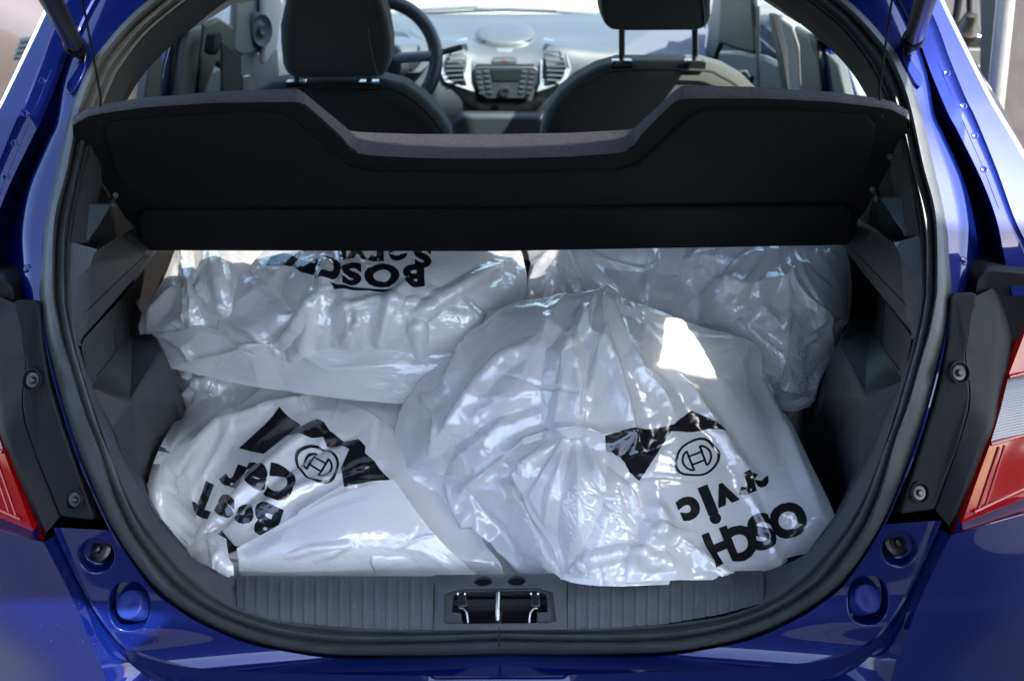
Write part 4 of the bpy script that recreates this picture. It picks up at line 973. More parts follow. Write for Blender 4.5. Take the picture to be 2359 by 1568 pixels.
def relax(P, T, N, Lh, Lv, Ld, amp, iters, pull, bend, pin):
    """let a sheet with excess length settle within a thin band round the target shape: it buckles into folds"""
    P = P.copy(); a, b = P.shape[:2]
    for it in range(iters):
        acc = np.zeros_like(P); cnt = np.zeros((a, b, 1)) + 1e-6
        def con(s1, s2, L0, k, onlymin=False):
            d = P[s2] - P[s1]; l = np.linalg.norm(d, axis=2, keepdims=True) + 1e-9
            c = (l - L0[..., None]) / l * d * .5 * k
            if onlymin: c = np.where(l < L0[..., None], c, 0)
            acc[s1] += c; acc[s2] -= c; cnt[s1] += k; cnt[s2] += k
        S = slice
        con((S(None), S(0, -1)), (S(None), S(1, None)), Lh, 1.)
        con((S(0, -1), S(None)), (S(1, None), S(None)), Lv, 1.)
        con((S(0, -1), S(0, -1)), (S(1, None), S(1, None)), Ld[0], .6)
        con((S(1, None), S(0, -1)), (S(0, -1), S(1, None)), Ld[1], .6)
        if bend > 0:
            con((S(None), S(0, -2)), (S(None), S(2, None)), Lh[:, :-1] + Lh[:, 1:], bend)
            con((S(0, -2), S(None)), (S(2, None), S(None)), Lv[:-1] + Lv[1:], bend)
        P += acc / cnt * 1.35
        D = P - T; dn = (D * N).sum(2, keepdims=True); dt = D - dn * N
        dn2 = np.clip(dn, -amp[..., None] * .7, amp[..., None]) * (1 - pull * .3)
        P = T + dn2 * N + dt * (1 - pull)
        P = P * (1 - pin) + T * pin
    return P
def facets(X, Y, cell, rng):
    """crumpled film: random heights joined by flat triangular facets"""
    from mathutils.geometry import delaunay_2d_cdt
    x0, x1, y0, y1 = X.min() - cell, X.max() + cell, Y.min() - cell, Y.max() + cell
    n = int((x1 - x0) * (y1 - y0) / cell ** 2) + 4
    pts = [(x0 + (x1 - x0) * rng.rand(), y0 + (y1 - y0) * rng.rand()) for _ in range(n)] + [(x0, y0), (x1, y0), (x0, y1), (x1, y1)]
    vs, es, fs, *_ = delaunay_2d_cdt([Vector(p) for p in pts], [], [], 0, 1e-6)
    H = rng.randn(len(vs)); out = np.zeros(X.shape)
    for f in fs:
        a, b, c = [vs[i] for i in f[:3]]; xa, xb = min(a.x, b.x, c.x), max(a.x, b.x, c.x); ya, yb = min(a.y, b.y, c.y), max(a.y, b.y, c.y)
        m_ = (X >= xa) & (X <= xb) & (Y >= ya) & (Y <= yb)
        if not m_.any(): continue
        px, py = X[m_], Y[m_]; den = (b.y - c.y) * (a.x - c.x) + (c.x - b.x) * (a.y - c.y)
        if abs(den) < 1e-9: continue
        l1 = ((b.y - c.y) * (px - c.x) + (c.x - b.x) * (py - c.y)) / den; l2 = ((c.y - a.y) * (px - c.x) + (a.x - c.x) * (py - c.y)) / den; l3 = 1 - l1 - l2
        ok = (l1 >= -1e-6) & (l2 >= -1e-6) & (l3 >= -1e-6); v = l1 * H[f[0]] + l2 * H[f[1]] + l3 * H[f[2]]
        o = out[m_]; o[ok] = v[ok]; out[m_] = o
    return out
def make_sheet(net, res, ridges=(), seed=1, excess=(.055, .03, .018), amp=.012, edge_pin=.5, skirt=True, aniso=(1, 1), drop=.10, crease=1.0, pinch=(), facet=1.0, calm=()):
    rng = np.random.RandomState(seed)
    K = np.array([[tuple(PY(u, v, Y)) for (u, v, Y) in row] for row in net])
    a, b = res
    T = resize(K, a, b)
    # straighten: mix in linear interpolation at the outline so corners stay angular
    P = None
    lev = [(max(8, (a - 1) // 4 + 1), max(8, (b - 1) // 4 + 1)), ((a - 1) // 2 + 1, (b - 1) // 2 + 1), (a, b)]
    base = None
    for li, (ra, rb) in enumerate(lev):
        Tl = resize(T, ra, rb); N = normals(Tl)
        UV = projG(Tl)
        if li == 0: disp = np.zeros((ra, rb))
        R = np.zeros((ra, rb))
        for rd in ridges:
            poly, h, wd = rd[:3]; prof = rd[3] if len(rd) > 3 else 'tent'
            d, par = segdist(UV, poly); fade = np.minimum(1, np.minimum(par, 1 - par) * 5 + .25)
            if prof == 'tent': R += h * fade * np.clip(1 - d / wd, 0, 1) ** 1.3
            elif prof == 'round': R += h * fade * np.exp(-(d / wd) ** 2)
            elif prof == 'step':   # one side raised
                P0, P1 = np.array(poly[0]), np.array(poly[-1])
                # signed by cross product with the nearest segment direction
                dirv = (P1 - P0) / np.linalg.norm(P1 - P0); q = UV - P0; sg_ = np.sign(dirv[0] * q[..., 1] - dirv[1] * q[..., 0])
                R += h * fade * np.where(sg_ > 0, np.exp(-d / (wd * 3)), 0) 
        Tt = Tl + N * R[..., None]
        if P is None: P = Tt + N * (rng.randn(ra, rb)[..., None] * amp * .08)
        else:
            P = resize(P, ra, rb); P = P + N * (rng.randn(ra, rb)[..., None] * amp * .03)
        ex = excess[li]
        # excess varies over the sheet: some zones taut, some crumpled
        ph = rng.rand(6) * 9; ii, jj = np.meshgrid(np.linspace(0, 1, ra), np.linspace(0, 1, rb), indexing='ij')
        f = .55 + .45 * np.sin(5 * ii + ph[0] + 2 * np.sin(4 * jj + ph[1])) * np.sin(6 * jj + ph[2] + 2 * np.sin(3 * ii + ph[3]))
        f = np.clip(f, .05, 1.1)
        Lh = np.linalg.norm(np.diff(P if li else Tt, axis=1), axis=2); Lv = np.linalg.norm(np.diff(P if li else Tt, axis=0), axis=2)
        Lh = Lh * (1 + ex * aniso[0] * (f[:, :-1] + f[:, 1:]) / 2); Lv = Lv * (1 + ex * aniso[1] * (f[:-1] + f[1:]) / 2)
        B_ = P if li else Tt; Ld = [np.linalg.norm(B_[1:, 1:] - B_[:-1, :-1], axis=2) * (1 + ex * .6), np.linalg.norm(B_[:-1, 1:] - B_[1:, :-1], axis=2) * (1 + ex * .6)]
        am = np.full((ra, rb), amp * [1, 1.25, 1.4][li])
        pin = np.zeros((ra, rb, 1)); e = edge_pin
        pin[0] = pin[-1] = e; pin[:, 0] = pin[:, -1] = e
        P = relax(P, Tt, N, Lh, Lv, Ld, am, [90, 70, 46][li], [.04, .03, .02][li], [.22, .10, .05][li], pin * .3)
    # sharp creases of the stiff film: short straight ridges, many starting from a few pinch points
    N = normals(P); UV = projG(T); h = np.zeros(UV.shape[:2]); lo = UV.reshape(-1, 2).min(0); hi = UV.reshape(-1, 2).max(0); sp = hi - lo
    pin_pts = [lo + sp * (.15 + .7 * rng.rand(2)) for _ in range(5)]
    for rd in ridges:
        p_ = rd[0]; pin_pts.append(np.array(p_[0], float)); pin_pts.append(np.array(p_[-1], float))
    ncr = int(crease * sp[0] * sp[1] / 13000)
    for c in range(ncr):
        if rng.rand() < .65: o = pin_pts[rng.randint(len(pin_pts))] + rng.randn(2) * 6
        else: o = lo + sp * rng.rand(2)
        a_ = rng.rand() * 2 * math.pi; Ln = 45 + 190 * rng.rand() ** 2; bend = rng.randn() * .35
        p0 = o; p1 = o + Ln * .5 * np.array([math.cos(a_), math.sin(a_)]); p2 = p1 + Ln * .5 * np.array([math.cos(a_ + bend), math.sin(a_ + bend)])
        d, par = segdist(UV, [p0, p1, p2]); wd = 4.5 + 9 * rng.rand(); amp_ = (.0007 + .0022 * rng.rand() ** 1.5) * (1 if rng.rand() < .6 else -1)
        h += amp_ * np.clip(1 - d / wd, 0, 1) * np.sin(math.pi * np.clip(par * .85 + .12, 0, 1))
    for rd in ridges:
        d, par = segdist(UV, rd[0]); h += .0016 * np.sign(rd[1]) * np.clip(1 - d / 9.0, 0, 1) * np.sin(math.pi * np.clip(par * .9 + .05, 0, 1))
    Ux, Uy = UV[..., 0], UV[..., 1]
    rng = np.random.RandomState(seed + 300)
    big = np.zeros(Ux.shape); wsum = np.zeros(Ux.shape) + 1e-6
    for (cx, cy) in pinch:      # long facets fanning out from where the film is gathered
        th = np.arctan2(Uy - cy, Ux - cx) ; r = np.hypot(Ux - cx, Uy - cy) + 8
        F = facets(th * 260, r * .30, 46, rng) * np.clip(r / 150, .25, 1); w_ = 1 / (r + 60) ** 2; big += F * w_; wsum += w_
    if pinch: big /= wsum
    med = facets(Ux + .25 * Uy, Uy * .8, 125, rng); sml = facets(Ux + .35 * Uy, Uy - .2 * Ux, 30, rng)
    ph = rng.rand(4) * 7; mask = np.clip(.35 + .75 * np.sin(Ux / 70 + ph[0] + 1.5 * np.sin(Uy / 85 + ph[1])) * np.sin(Uy / 60 + ph[2]), 0, 1)
    F = big * .0075 + med * .0068 + sml * .0011 * mask ** 2
    # fold edges are rounded by the stiffness of the film
    for _ in range(0): F[1:-1, 1:-1] = .5 * F[1:-1, 1:-1] + .125 * (F[:-2, 1:-1] + F[2:, 1:-1] + F[1:-1, :-2] + F[1:-1, 2:])
    e = np.minimum.outer(np.minimum(np.arange(a), a - 1 - np.arange(a)), np.full(b, 99)); e2 = np.minimum(np.arange(b), b - 1 - np.arange(b))[None, :]
    edge = np.clip(np.minimum(e, e2) / 8.0, .5, 1)
    for (cu_, cv_, ru_, rv_, k_) in calm:   # stretched, flatter zones of the film
        q_ = np.exp(-(((Ux - cu_) / ru_) ** 2 + ((Uy - cv_) / rv_) ** 2) ** 1.5); edge = edge * (1 - q_ * (1 - k_)); h = h * (1 - q_ * (1 - k_))
    P = P + N * (h + F * facet * edge)[..., None]
    return P, T
def finish(P, smooth_it=1):
    for _ in range(smooth_it):
        Q = P.copy(); Q[1:-1, 1:-1] = .6 * P[1:-1, 1:-1] + .1 * (P[:-2, 1:-1] + P[2:, 1:-1] + P[1:-1, :-2] + P[1:-1, 2:]); P = Q
    return P
def skirted(P, down=.09, inw=.03, floor=.56, sides=(1, 1, 1, 1)):
    """roll the outline away from the viewer and down to the floor so that the bag is a closed body"""
    a, b = P.shape[:2]; c = P.reshape(-1, 3).mean(0)
    G = P
    def off(line, k):
        d = c - line; d[:, 2] = 0; d /= np.linalg.norm(d, axis=1)[:, None] + 1e-9
        o = line + d * inw * k + np.array([0, .02 * k, 0]); o[:, 2] = np.maximum(floor, line[:, 2] - down * k * k * .5 - .004 * k); return o
    def offz(line):
        d = c - line; d[:, 2] = 0; d /= np.linalg.norm(d, axis=1)[:, None] + 1e-9
        o = line + d * inw * 1.2; o[:, 2] = floor; return o
    for side, use in zip(range(4), sides):
        if not use: continue
        if side == 0: l = G[0]; G = np.concatenate([[offz(l), off(l, 1.3), off(l, .5)], G], 0)
        elif side == 1: l = G[-1]; G = np.concatenate([G, [off(l, .5), off(l, 1.3), offz(l)]], 0)
        elif side == 2: l = G[:, 0]; G = np.concatenate([offz(l)[:, None], off(l, 1.3)[:, None], off(l, .5)[:, None], G], 1)
        else: l = G[:, -1]; G = np.concatenate([G, off(l, .5)[:, None], off(l, 1.3)[:, None], offz(l)[:, None]], 1)
    return G
class Surf:
    """lets flat print follow the crumpled film"""
    def __init__(s, P, T, off=.0009):
        s.P = upsample(P, 2); s.T = upsample(T, 2); s.UV = projG(s.T); s.N = normals(s.P); s.off = off
        s.flat = s.UV.reshape(-1, 2)
    def at(s, pts, off=None):
        off = s.off if off is None else off
        a, b = s.UV.shape[:2]; out = []
        du = np.gradient(s.UV, axis=0); dv = np.gradient(s.UV, axis=1)
        for p in pts:
            p = np.array(p); k = ((s.flat - p) ** 2).sum(1).argmin(); i, j = divmod(int(k), b)
            J = np.array([du[i, j], dv[i, j]]).T
            try: d = np.linalg.solve(J, p - s.UV[i, j])
            except Exception: d = np.zeros(2)
            x = min(max(i + np.clip(d[0], -1, 1), 0), a - 1.001); y = min(max(j + np.clip(d[1], -1, 1), 0), b - 1.001)
            i0, j0 = int(x), int(y); fx, fy = x - i0, y - j0
            Q = s.P[i0, j0] * (1 - fx) * (1 - fy) + s.P[i0 + 1, j0] * fx * (1 - fy) + s.P[i0, j0 + 1] * (1 - fx) * fy + s.P[i0 + 1, j0 + 1] * fx * fy
            N = s.N[i0, j0] * (1 - fx) * (1 - fy) + s.N[i0 + 1, j0] * fx * (1 - fy) + s.N[i0, j0 + 1] * (1 - fx) * fy + s.N[i0 + 1, j0 + 1] * fx * fy
            out.append(Q + N * off)
        return out
def fill_poly(polys, cell=5.0):
    """flat 2-D shapes (outer + holes) -> fine triangles"""
    bm = bmesh.new()
    for loops in polys:
        L3 = [[Vector((x, y, 0)) for x, y in l] for l in loops]; flat = [p for l in L3 for p in l]
        vs = [bm.verts.new(p) for p in flat]
        for t in tessellate_polygon(L3):
            try: bm.faces.new([vs[i] for i in t])
            except Exception: pass
    xs = [v.co.x for v in bm.verts]; ys = [v.co.y for v in bm.verts]
    if not xs: return [], []
    for axis, lo, hi in ((0, min(xs), max(xs)), (1, min(ys), max(ys))):
        x = lo + cell
        while x < hi:
            co = Vector((x, 0, 0)) if axis == 0 else Vector((0, x, 0)); no = Vector((1, 0, 0)) if axis == 0 else Vector((0, 1, 0))
            bmesh.ops.bisect_plane(bm, geom=bm.verts[:] + bm.edges[:] + bm.faces[:], plane_co=co, plane_no=no); x += cell
    bmesh.ops.triangulate(bm, faces=bm.faces[:]); bm.verts.ensure_lookup_table(); bm.verts.index_update()
    v = [(q.co.x, q.co.y) for q in bm.verts]; f = [tuple(q.index for q in fa.verts) for fa in bm.faces]; bm.free()
    return v, f
def glyph_tris(ch, bold=.055):
    cu = bpy.data.curves.new('t', 'FONT'); cu.body = ch; cu.size = 1; cu.offset = bold; cu.align_x = 'CENTER'; cu.resolution_u = 4
    o = bpy.data.objects.new('t', cu); COL.objects.link(o); dg = bpy.context.evaluated_depsgraph_get()
    me = bpy.data.meshes.new_from_object(o.evaluated_get(dg)); v = [(x.co.x, x.co.y) for x in me.vertices]; f = [tuple(p.vertices) for p in me.polygons]
    bpy.data.objects.remove(o); bpy.data.curves.remove(cu); bpy.data.meshes.remove(me); return v, f
def dens(v, f, cell):
    bm = bmesh.new(); V = [bm.verts.new((x, y, 0)) for x, y in v]
    for q in f:
        try: bm.faces.new([V[i] for i in q])
        except Exception: pass
    xs = [p[0] for p in v]; ys = [p[1] for p in v]
    for axis, lo, hi in ((0, min(xs), max(xs)), (1, min(ys), max(ys))):
        x = lo + cell
        while x < hi:
            co = Vector((x, 0, 0)) if axis == 0 else Vector((0, x, 0)); no = Vector((1, 0, 0)) if axis == 0 else Vector((0, 1, 0))
            bmesh.ops.bisect_plane(bm, geom=bm.verts[:] + bm.edges[:] + bm.faces[:], plane_co=co, plane_no=no); x += cell
    bmesh.ops.triangulate(bm, faces=bm.faces[:]); bm.verts.ensure_lookup_table(); bm.verts.index_update()
    v = [(q.co.x, q.co.y) for q in bm.verts]; f = [tuple(q.index for q in fa.verts) for fa in bm.faces]; bm.free(); return v, f
def print_shape(S, name, v, f, parent):
    if not v: return
    mesh_obj(name, S.at(v), f, M['ink'], parent, recalc=False)
def letter(S, parent, ch, u, v, right, size, sx=1.0, lower=False):
    """right = reading direction in the picture grid; the glyph's up is that turned a quarter (v grows downward)"""
    r = np.array(right, float); r /= np.hypot(*r); up = np.array([r[1], -r[0]])
    gv, gf = glyph_tris(ch); ys = [y for x, y in gv]; xs = [x for x, y in gv]; cy = (min(ys) + max(ys)) / 2; cx = (min(xs) + max(xs)) / 2
    P = [tuple(np.array([u, v]) + r * (x - cx) * size * sx * 1.55 + up * (y - cy) * size * 1.55) for x, y in gv]
    P, gf = dens(P, gf, 4.0)
    print_shape(S, 'printed_letter', P, gf, parent)
def band(S, parent, pts):
    v, f = fill_poly([[pts]], 5.0); print_shape(S, 'printed_band', v, f, parent)
def circle_logo(S, parent, cu, cv, ru, rv, right, wob=0.06, w_=.12):
    r = np.array(right, float); r /= np.hypot(*r); up = np.array([r[1], -r[0]])
    def W(x, y): return tuple(np.array([cu, cv]) + r * x * ru + up * y * rv)
    A = np.linspace(0, 2 * math.pi, 48, endpoint=False)
    wv = lambda a: 1 + wob * math.sin(3 * a + 1) + wob * .5 * math.sin(5 * a)
    v, f = fill_poly([[[W(math.cos(a) * wv(a), math.sin(a) * wv(a)) for a in A], [W((1 - w_) * math.cos(a) * wv(a), (1 - w_) * math.sin(a) * wv(a)) for a in A]]], 4)
    print_shape(S, 'printed_emblem', v, f, parent)
    def stroke(pts, t=.05):
        pts = [np.array(p, float) for p in pts]; Lf, Rt = [], []
        for i, p in enumerate(pts):
            d = pts[min(i + 1, len(pts) - 1)] - pts[max(i - 1, 0)]; d /= np.hypot(*d); n_ = np.array([-d[1], d[0]]); Lf.append(p + n_ * t); Rt.append(p - n_ * t)
        return [[W(*q) for q in Lf + Rt[::-1]]]
    arcs = []
    for sg_ in (-1, 1):
        a0 = np.linspace(-1.02, 1.02, 14)
        arcs.append(stroke([(sg_ * .64 * math.cos(a), .64 * math.sin(a)) for a in a0]))
        arcs.append(stroke([(sg_ * .30, .57), (sg_ * .30, -.57)]))
    arcs.append(stroke([(-.30, .24), (.30, .24)])); arcs.append(stroke([(-.30, -.24), (.30, -.24)]))
    for s_ in arcs:
        v, f = fill_poly([s_], 4); print_shape(S, 'printed_emblem', v, f, parent)
def bag(name, label, P, T, floor=.56, sides=(1, 1, 1, 1), down=.09, inw=.03):
    c = P.reshape(-1, 3).mean(0); e = empty(name, label, 'bag', (float(c[0]), float(c[1]), floor), group='white plastic bags filling the boot')
    G = skirted(finish(upsample(P, 2), 0), floor=floor, sides=sides, down=down, inw=inw)
    grid_mesh('bag_film', G, M['film'], e, angle=180, recalc=False)
    # what the bag holds, just under the film
    N = normals(T); n_ = T.shape; Tc = resize(T, 16, 16); Nc = normals(Tc)
    Q = Tc - Nc * .022; cc = Q.reshape(-1, 3).mean(0); Q = cc + (Q - cc) * .93
    bot = Q[::-1].copy(); 
    grid_mesh('bag_contents', skirted(Q, floor=floor + .004, down=.1, inw=.02), M['content'], e, angle=180)
    return e, Surf(P, T)

# ---- 1 big front bag on the right
n2 = [[(1200, 700, .40), (1262, 682, .39), (1320, 672, .38), (1385, 664, .37), (1475, 690, .38), (1560, 722, .39), (1640, 756, .40)],
      [(1085, 792, .36), (1170, 772, .33), (1270, 762, .31), (1380, 760, .30), (1500, 772, .31), (1620, 785, .34), (1748, 800, .38)],
      [(962, 872, .33), (1080, 880, .28), (1210, 875, .25), (1370, 870, .24), (1520, 880, .25), (1660, 890, .29), (1770, 890, .36)],
      [(905, 990, .28), (1030, 1000, .22), (1180, 1000, .20), (1360, 990, .185), (1530, 990, .195), (1690, 1000, .23), (1835, 1010, .26)],
      [(925, 1110, .24), (1050, 1120, .19), (1180, 1110, .165), (1350, 1110, .135), (1530, 1110, .14), (1710, 1110, .17), (1885, 1105, .19)],
      [(1010, 1225, .19), (1110, 1230, .155), (1235, 1222, .125), (1370, 1220, .10), (1550, 1220, .105), (1740, 1210, .13), (1925, 1210, .135)],
      [(1120, 1345, .13), (1200, 1348, .12), (1292, 1330, .075), (1400, 1343, .050), (1560, 1336, .055), (1740, 1330, .083), (1905, 1285, .13)]]
rid2 = [([(1182, 1085), (1192, 1130), (1232, 1190), (1275, 1262), (1300, 1322)], .016, 16, 'step'),
        ([(1200, 705), (1120, 760), (1075, 810), (1040, 870), (1015, 910)], .014, 34), ([(1340, 680), (1360, 760), (1420, 830), (1440, 900), (1475, 1010)], .012, 30),
        ([(1250, 730), (1300, 770), (1330, 850), (1345, 950), (1355, 1010)], .008, 26), ([(1400, 670), (1440, 760), (1475, 840), (1530, 900), (1560, 960)], .010, 30),
        ([(1010, 1010), (1050, 955), (1110, 880), (1160, 830), (1230, 800)], .012, 26), ([(980, 1070), (1060, 1010), (1130, 960), (1240, 925)], -.010, 26),
        ([(1160, 1035), (1250, 1000), (1330, 985), (1390, 1000), (1470, 990)], .012, 26), ([(1055, 1140), (1160, 1050), (1250, 1000)], .008, 24),
        ([(1530, 820), (1580, 880), (1630, 960), (1680, 1040), (1760, 1130)], .010, 26), ([(1750, 800), (1745, 880), (1790, 960), (1830, 1050), (1900, 1200)], .008, 26),
        ([(1500, 1155), (1530, 1200), (1480, 1260), (1440, 1330)], .013, 30), ([(1440, 1100), (1465, 1180), (1500, 1225), (1600, 1230)], .009, 26), ([(1400, 1050), (1390, 1150), (1350, 1250), (1320, 1310)], -.010, 34),
        ([(1300, 1325), (1360, 1290), (1440, 1270), (1540, 1310)], .012, 24), ([(1560, 1240), (1640, 1300), (1700, 1330)], .007, 22), ([(1700, 1090), (1760, 1200), (1800, 1300)], .006, 20),
        ([(925, 1060), (985, 1130), (1040, 1230), (1120, 1320)], .010, 22), ([(1010, 1090), (1060, 1180), (1150, 1260), (1230, 1325)], .009, 22), ([(960, 880), (1000, 960), (990, 1060)], .009, 22), ([(1060, 1100), (1130, 1200), (1200, 1290)], -.007, 20)]
P, T = make_sheet(n2, (145, 145), rid2, seed=3, excess=(.004, .001, 0), amp=.004, pinch=[(1385, 560)], facet=1.0, crease=1.0, calm=[(1700, 1160, 200, 190, .35)])
e2_, S2 = bag('plastic_bag', 'largest white bag at the front right, slumped over the sill with upside-down black lettering', P, T, down=.10)
_c = lambda zx, zy: (1338.6 + .2741 * zx, 908.8 + .2741 * zy)
band(S2, e2_, [_c(*p) for p in [(205, 370), (395, 285), (640, 272), (800, 240), (925, 130), (1040, 205), (1200, 330), (1060, 295), (940, 310), (770, 295), (495, 720), (390, 610), (215, 455)]])
band(S2, e2_, [_c(*p) for p in [(1640, 1445), (1730, 1400), (1732, 1370), (1985, 1300), (1960, 1370), (1800, 1440), (1660, 1462)]])
circle_logo(S2, e2_, *_c(975, 530), 52, 43, (-.93, .36), .05)
rd = (-.93, .37)
for ch, x, y, sz, sx_ in [('e', 1500, 700, 52, .9), ('r', 1370, 755, 56, 1.0), ('v', 1205, 830, 58, 1.0), ('i', 1080, 925, 80, 1.0), ('c', 905, 950, 62, 1.1)]: letter(S2, e2_, ch, *_c(x, y), rd, sz, sx_)
for ch, x, y, sz, sx_ in [('O', 1735, 1055, 66, 1.0), ('S', 1515, 1150, 68, 1.05), ('C', 1345, 1240, 66, 1.0), ('H', 1165, 1275, 66, .9)]: letter(S2, e2_, ch, *_c(x, y), rd, sz, sx_)

# the gathered front lobe lying over the sill: a layer of its own
n2b = [[(1168, 1050, .192), (1270, 1008, .197), (1380, 1000, .195), (1490, 1010, .198)], [(1183, 1100, .150), (1280, 1090, .136), (1390, 1090, .136), (1505, 1100, .152)],
       [(1225, 1185, .124), (1310, 1180, .104), (1410, 1180, .105), (1535, 1190, .127)], [(1272, 1265, .098), (1340, 1260, .081), (1430, 1262, .081), (1565, 1265, .102)], [(1290, 1333, .064), (1340, 1345, .051), (1420, 1350, .045), (1585, 1342, .064)]]
P, T = make_sheet(n2b, (97, 97), [([(1500, 1155), (1530, 1200), (1480, 1260), (1440, 1330)], .010, 24), ([(1440, 1100), (1465, 1180), (1500, 1225)], .008, 20), ([(1400, 1050), (1390, 1150), (1350, 1250), (1320, 1310)], -.009, 26), ([(1190, 1090), (1300, 1020), (1400, 1010)], .006, 18),
                                  ([(1300, 1325), (1360, 1290), (1440, 1270), (1540, 1310)], .010, 18)], seed=77, excess=(.004, .001, 0), amp=.004, pinch=[(1330, 960)], facet=.8, crease=.7)
grid_mesh('bag_fold', finish(upsample(P, 2), 0), M['film'], e2_, angle=180, recalc=False)
# ---- 2 front left bag
n1 = [[(540, 868, .42), (650, 868, .42), (770, 875, .42), (890, 885, .42), (1020, 895, .43)],
      [(425, 945, .38), (560, 940, .34), (720, 945, .32), (880, 955, .32), (1030, 970, .34)],
      [(368, 1030, .22), (500, 1030, .27), (680, 1030, .245), (860, 1035, .245), (1040, 1050, .27)],
      [(338, 1115, .13), (450, 1120, .21), (640, 1120, .18), (850, 1125, .18), (1080, 1140, .21)],
      [(350, 1205, .10), (440, 1212, .16), (620, 1210, .13), (850, 1215, .13), (1110, 1230, .16)],
      [(400, 1275, .105), (470, 1290, .12), (620, 1290, .10), (850, 1290, .10), (1150, 1290, .12)],
      [(450, 1335, .13), (520, 1350, .115), (640, 1355, .11), (850, 1358, .11), (1170, 1350, .11)]]
rid1 = [([(440, 1270), (500, 1200), (580, 1110), (660, 1040), (740, 980)], .008, 24), ([(470, 1245), (560, 1160), (650, 1090), (750, 1030), (830, 1000)], -.006, 20),
        ([(485, 1255), (580, 1180), (680, 1130), (800, 1090), (880, 1060)], .006, 22), ([(345, 1150), (420, 1050), (500, 985), (620, 940), (740, 910)], .010, 28),
        ([(430, 1220), (450, 1130), (500, 1050), (540, 970)], .008, 22), ([(560, 1230), (640, 1215), (740, 1240), (690, 1265)], .006, 18), ([(360, 1120), (400, 1150), (390, 1220)], .008, 20),
        ([(640, 1270), (690, 1180), (800, 1115), (910, 1103)], .006, 26)]
P, T = make_sheet(n1, (137, 161), rid1, seed=11, excess=(.003, .001, 0), amp=.003, pinch=[(430, 1290)], facet=.5, crease=.6, calm=[(600, 1130, 170, 120, .6)])
e1_, S1 = bag('plastic_bag', 'flat white bag at the front left with an emblem and slanted black lettering', P, T)
_c = lambda zx, zy: (319.3 + .2741 * zx, 908.8 + .2741 * zy)
for pl in ([(842, 450), (1190, 128), (1380, 290), (1060, 517)], [(1270, 370), (1500, 220), (1560, 260), (1610, 320), (1750, 400), (1850, 390), (1905, 450), (1900, 500), (2115, 710), (1725, 785), (1700, 620), (1770, 470), (1700, 435), (1580, 425), (1550, 370), (1450, 385)],
           [(290, 1125), (375, 1125), (455, 1180), (330, 1312), (265, 1285)], [(622, 1215), (725, 1145), (790, 1260), (857, 1280), (850, 1305), (745, 1340)]):
    band(S1, e1_, [_c(*p) for p in pl])
circle_logo(S1, e1_, *_c(1505, 590), 53, 42, (-.85, -.5), .05)
rd = (-.93, -.36)
for ch, x, y, sz, sx_ in [('C', 1200, 760, 66, .9), ('a', 990, 690, 60, 1.05), ('r', 795, 685, 64, 1.2)]: letter(S1, e1_, ch, *_c(x, y), rd, sz, sx_)
for ch, x, y, sz, sx_ in [('B', 1075, 1065, 64, .95), ('o', 900, 1000, 54, .95), ('s', 740, 940, 56, 1.0), ('T', 550, 885, 66, .95)]: letter(S1, e1_, ch, *_c(x, y), rd, sz, sx_)
# blank panel of the bag folded over the printed one
n1b = [[(545, 1262, .105), (600, 1232, .117), (680, 1188, .132), (780, 1140, .156), (905, 1103, .176)], [(550, 1298, .092), (620, 1288, .090), (720, 1268, .096), (850, 1248, .106), (1010, 1240, .118)], [(552, 1335, .098), (640, 1345, .098), (760, 1350, .098), (900, 1352, .098), (1130, 1348, .10)]]
P, T = make_sheet(n1b, (65, 129), [([(660, 1280), (720, 1262), (800, 1255), (730, 1285)], .004, 14)], seed=79, excess=(.003, .001, 0), amp=.003, facet=.35, crease=.4)
grid_mesh('bag_fold', finish(upsample(P, 2), 0), M['film'], e1_, angle=180, recalc=False)
# the bag's loose lower corner over the trim
nf = [[(470, 1222, .135), (492, 1225, .12), (520, 1240, .105)], [(420, 1265, .125), (470, 1270, .095), (532, 1285, .085)], [(410, 1292, .118), (465, 1308, .088), (546, 1322, .074)]]
P, T = make_sheet(nf, (33, 33), [([(400, 1295), (470, 1235)], .004, 14), ([(540, 1318), (490, 1270), (475, 1230)], .004, 14)], seed=5, excess=(.03, .02, .01), amp=.004)
grid_mesh('bag_corner', finish(upsample(P, 2)), M['film'], e1_, angle=180, recalc=False)

# ---- 3 middle left bag with its slack mouth spread forward
n3 = [[(640, 555, .53), (760, 550, .52), (880, 550, .52), (1000, 550, .52), (1110, 552, .52), (1192, 560, .54)],
      [(560, 630, .48), (690, 625, .44), (830, 620, .425), (980, 620, .425), (1110, 625, .44), (1214, 645, .50)],
      [(512, 715, .44), (640, 708, .40), (800, 705, .375), (960, 700, .375), (1100, 705, .40), (1203, 705, .47)],
      [(500, 785, .42), (620, 782, .385), (780, 782, .36), (950, 785, .36), (1090, 795, .38), (1165, 790, .44)],
      [(520, 850, .42), (640, 850, .40), (780, 855, .385), (940, 860, .385), (1060, 870, .39), (1110, 870, .43)]]
rid3 = [([(560, 610), (620, 660), (665, 720), (640, 790)], -.012, 26), ([(755, 600), (745, 680), (690, 740), (625, 800)], .015, 24), ([(625, 800), (580, 760), (530, 740)], .008, 20), ([(740, 680), (700, 800), (650, 840)], .010, 22),
        ([(1190, 590), (1100, 640), (1000, 700), (960, 730)], .012, 22), ([(940, 650), (900, 700), (880, 760), (870, 800)], .012, 20), ([(960, 730), (965, 790), (970, 830)], .010, 18), ([(1080, 690), (1130, 720), (1090, 790)], -.008, 20),
        ([(820, 690), (830, 740), (790, 790)], .008, 16), ([(760, 720), (860, 690), (960, 700)], .006, 14)]
P, T = make_sheet(n3, (113, 145), rid3, seed=21, excess=(.005, .001, 0), amp=.005, pinch=[(760, 500)], facet=.65, crease=1.3, calm=[(890, 610, 170, 75, .3)])
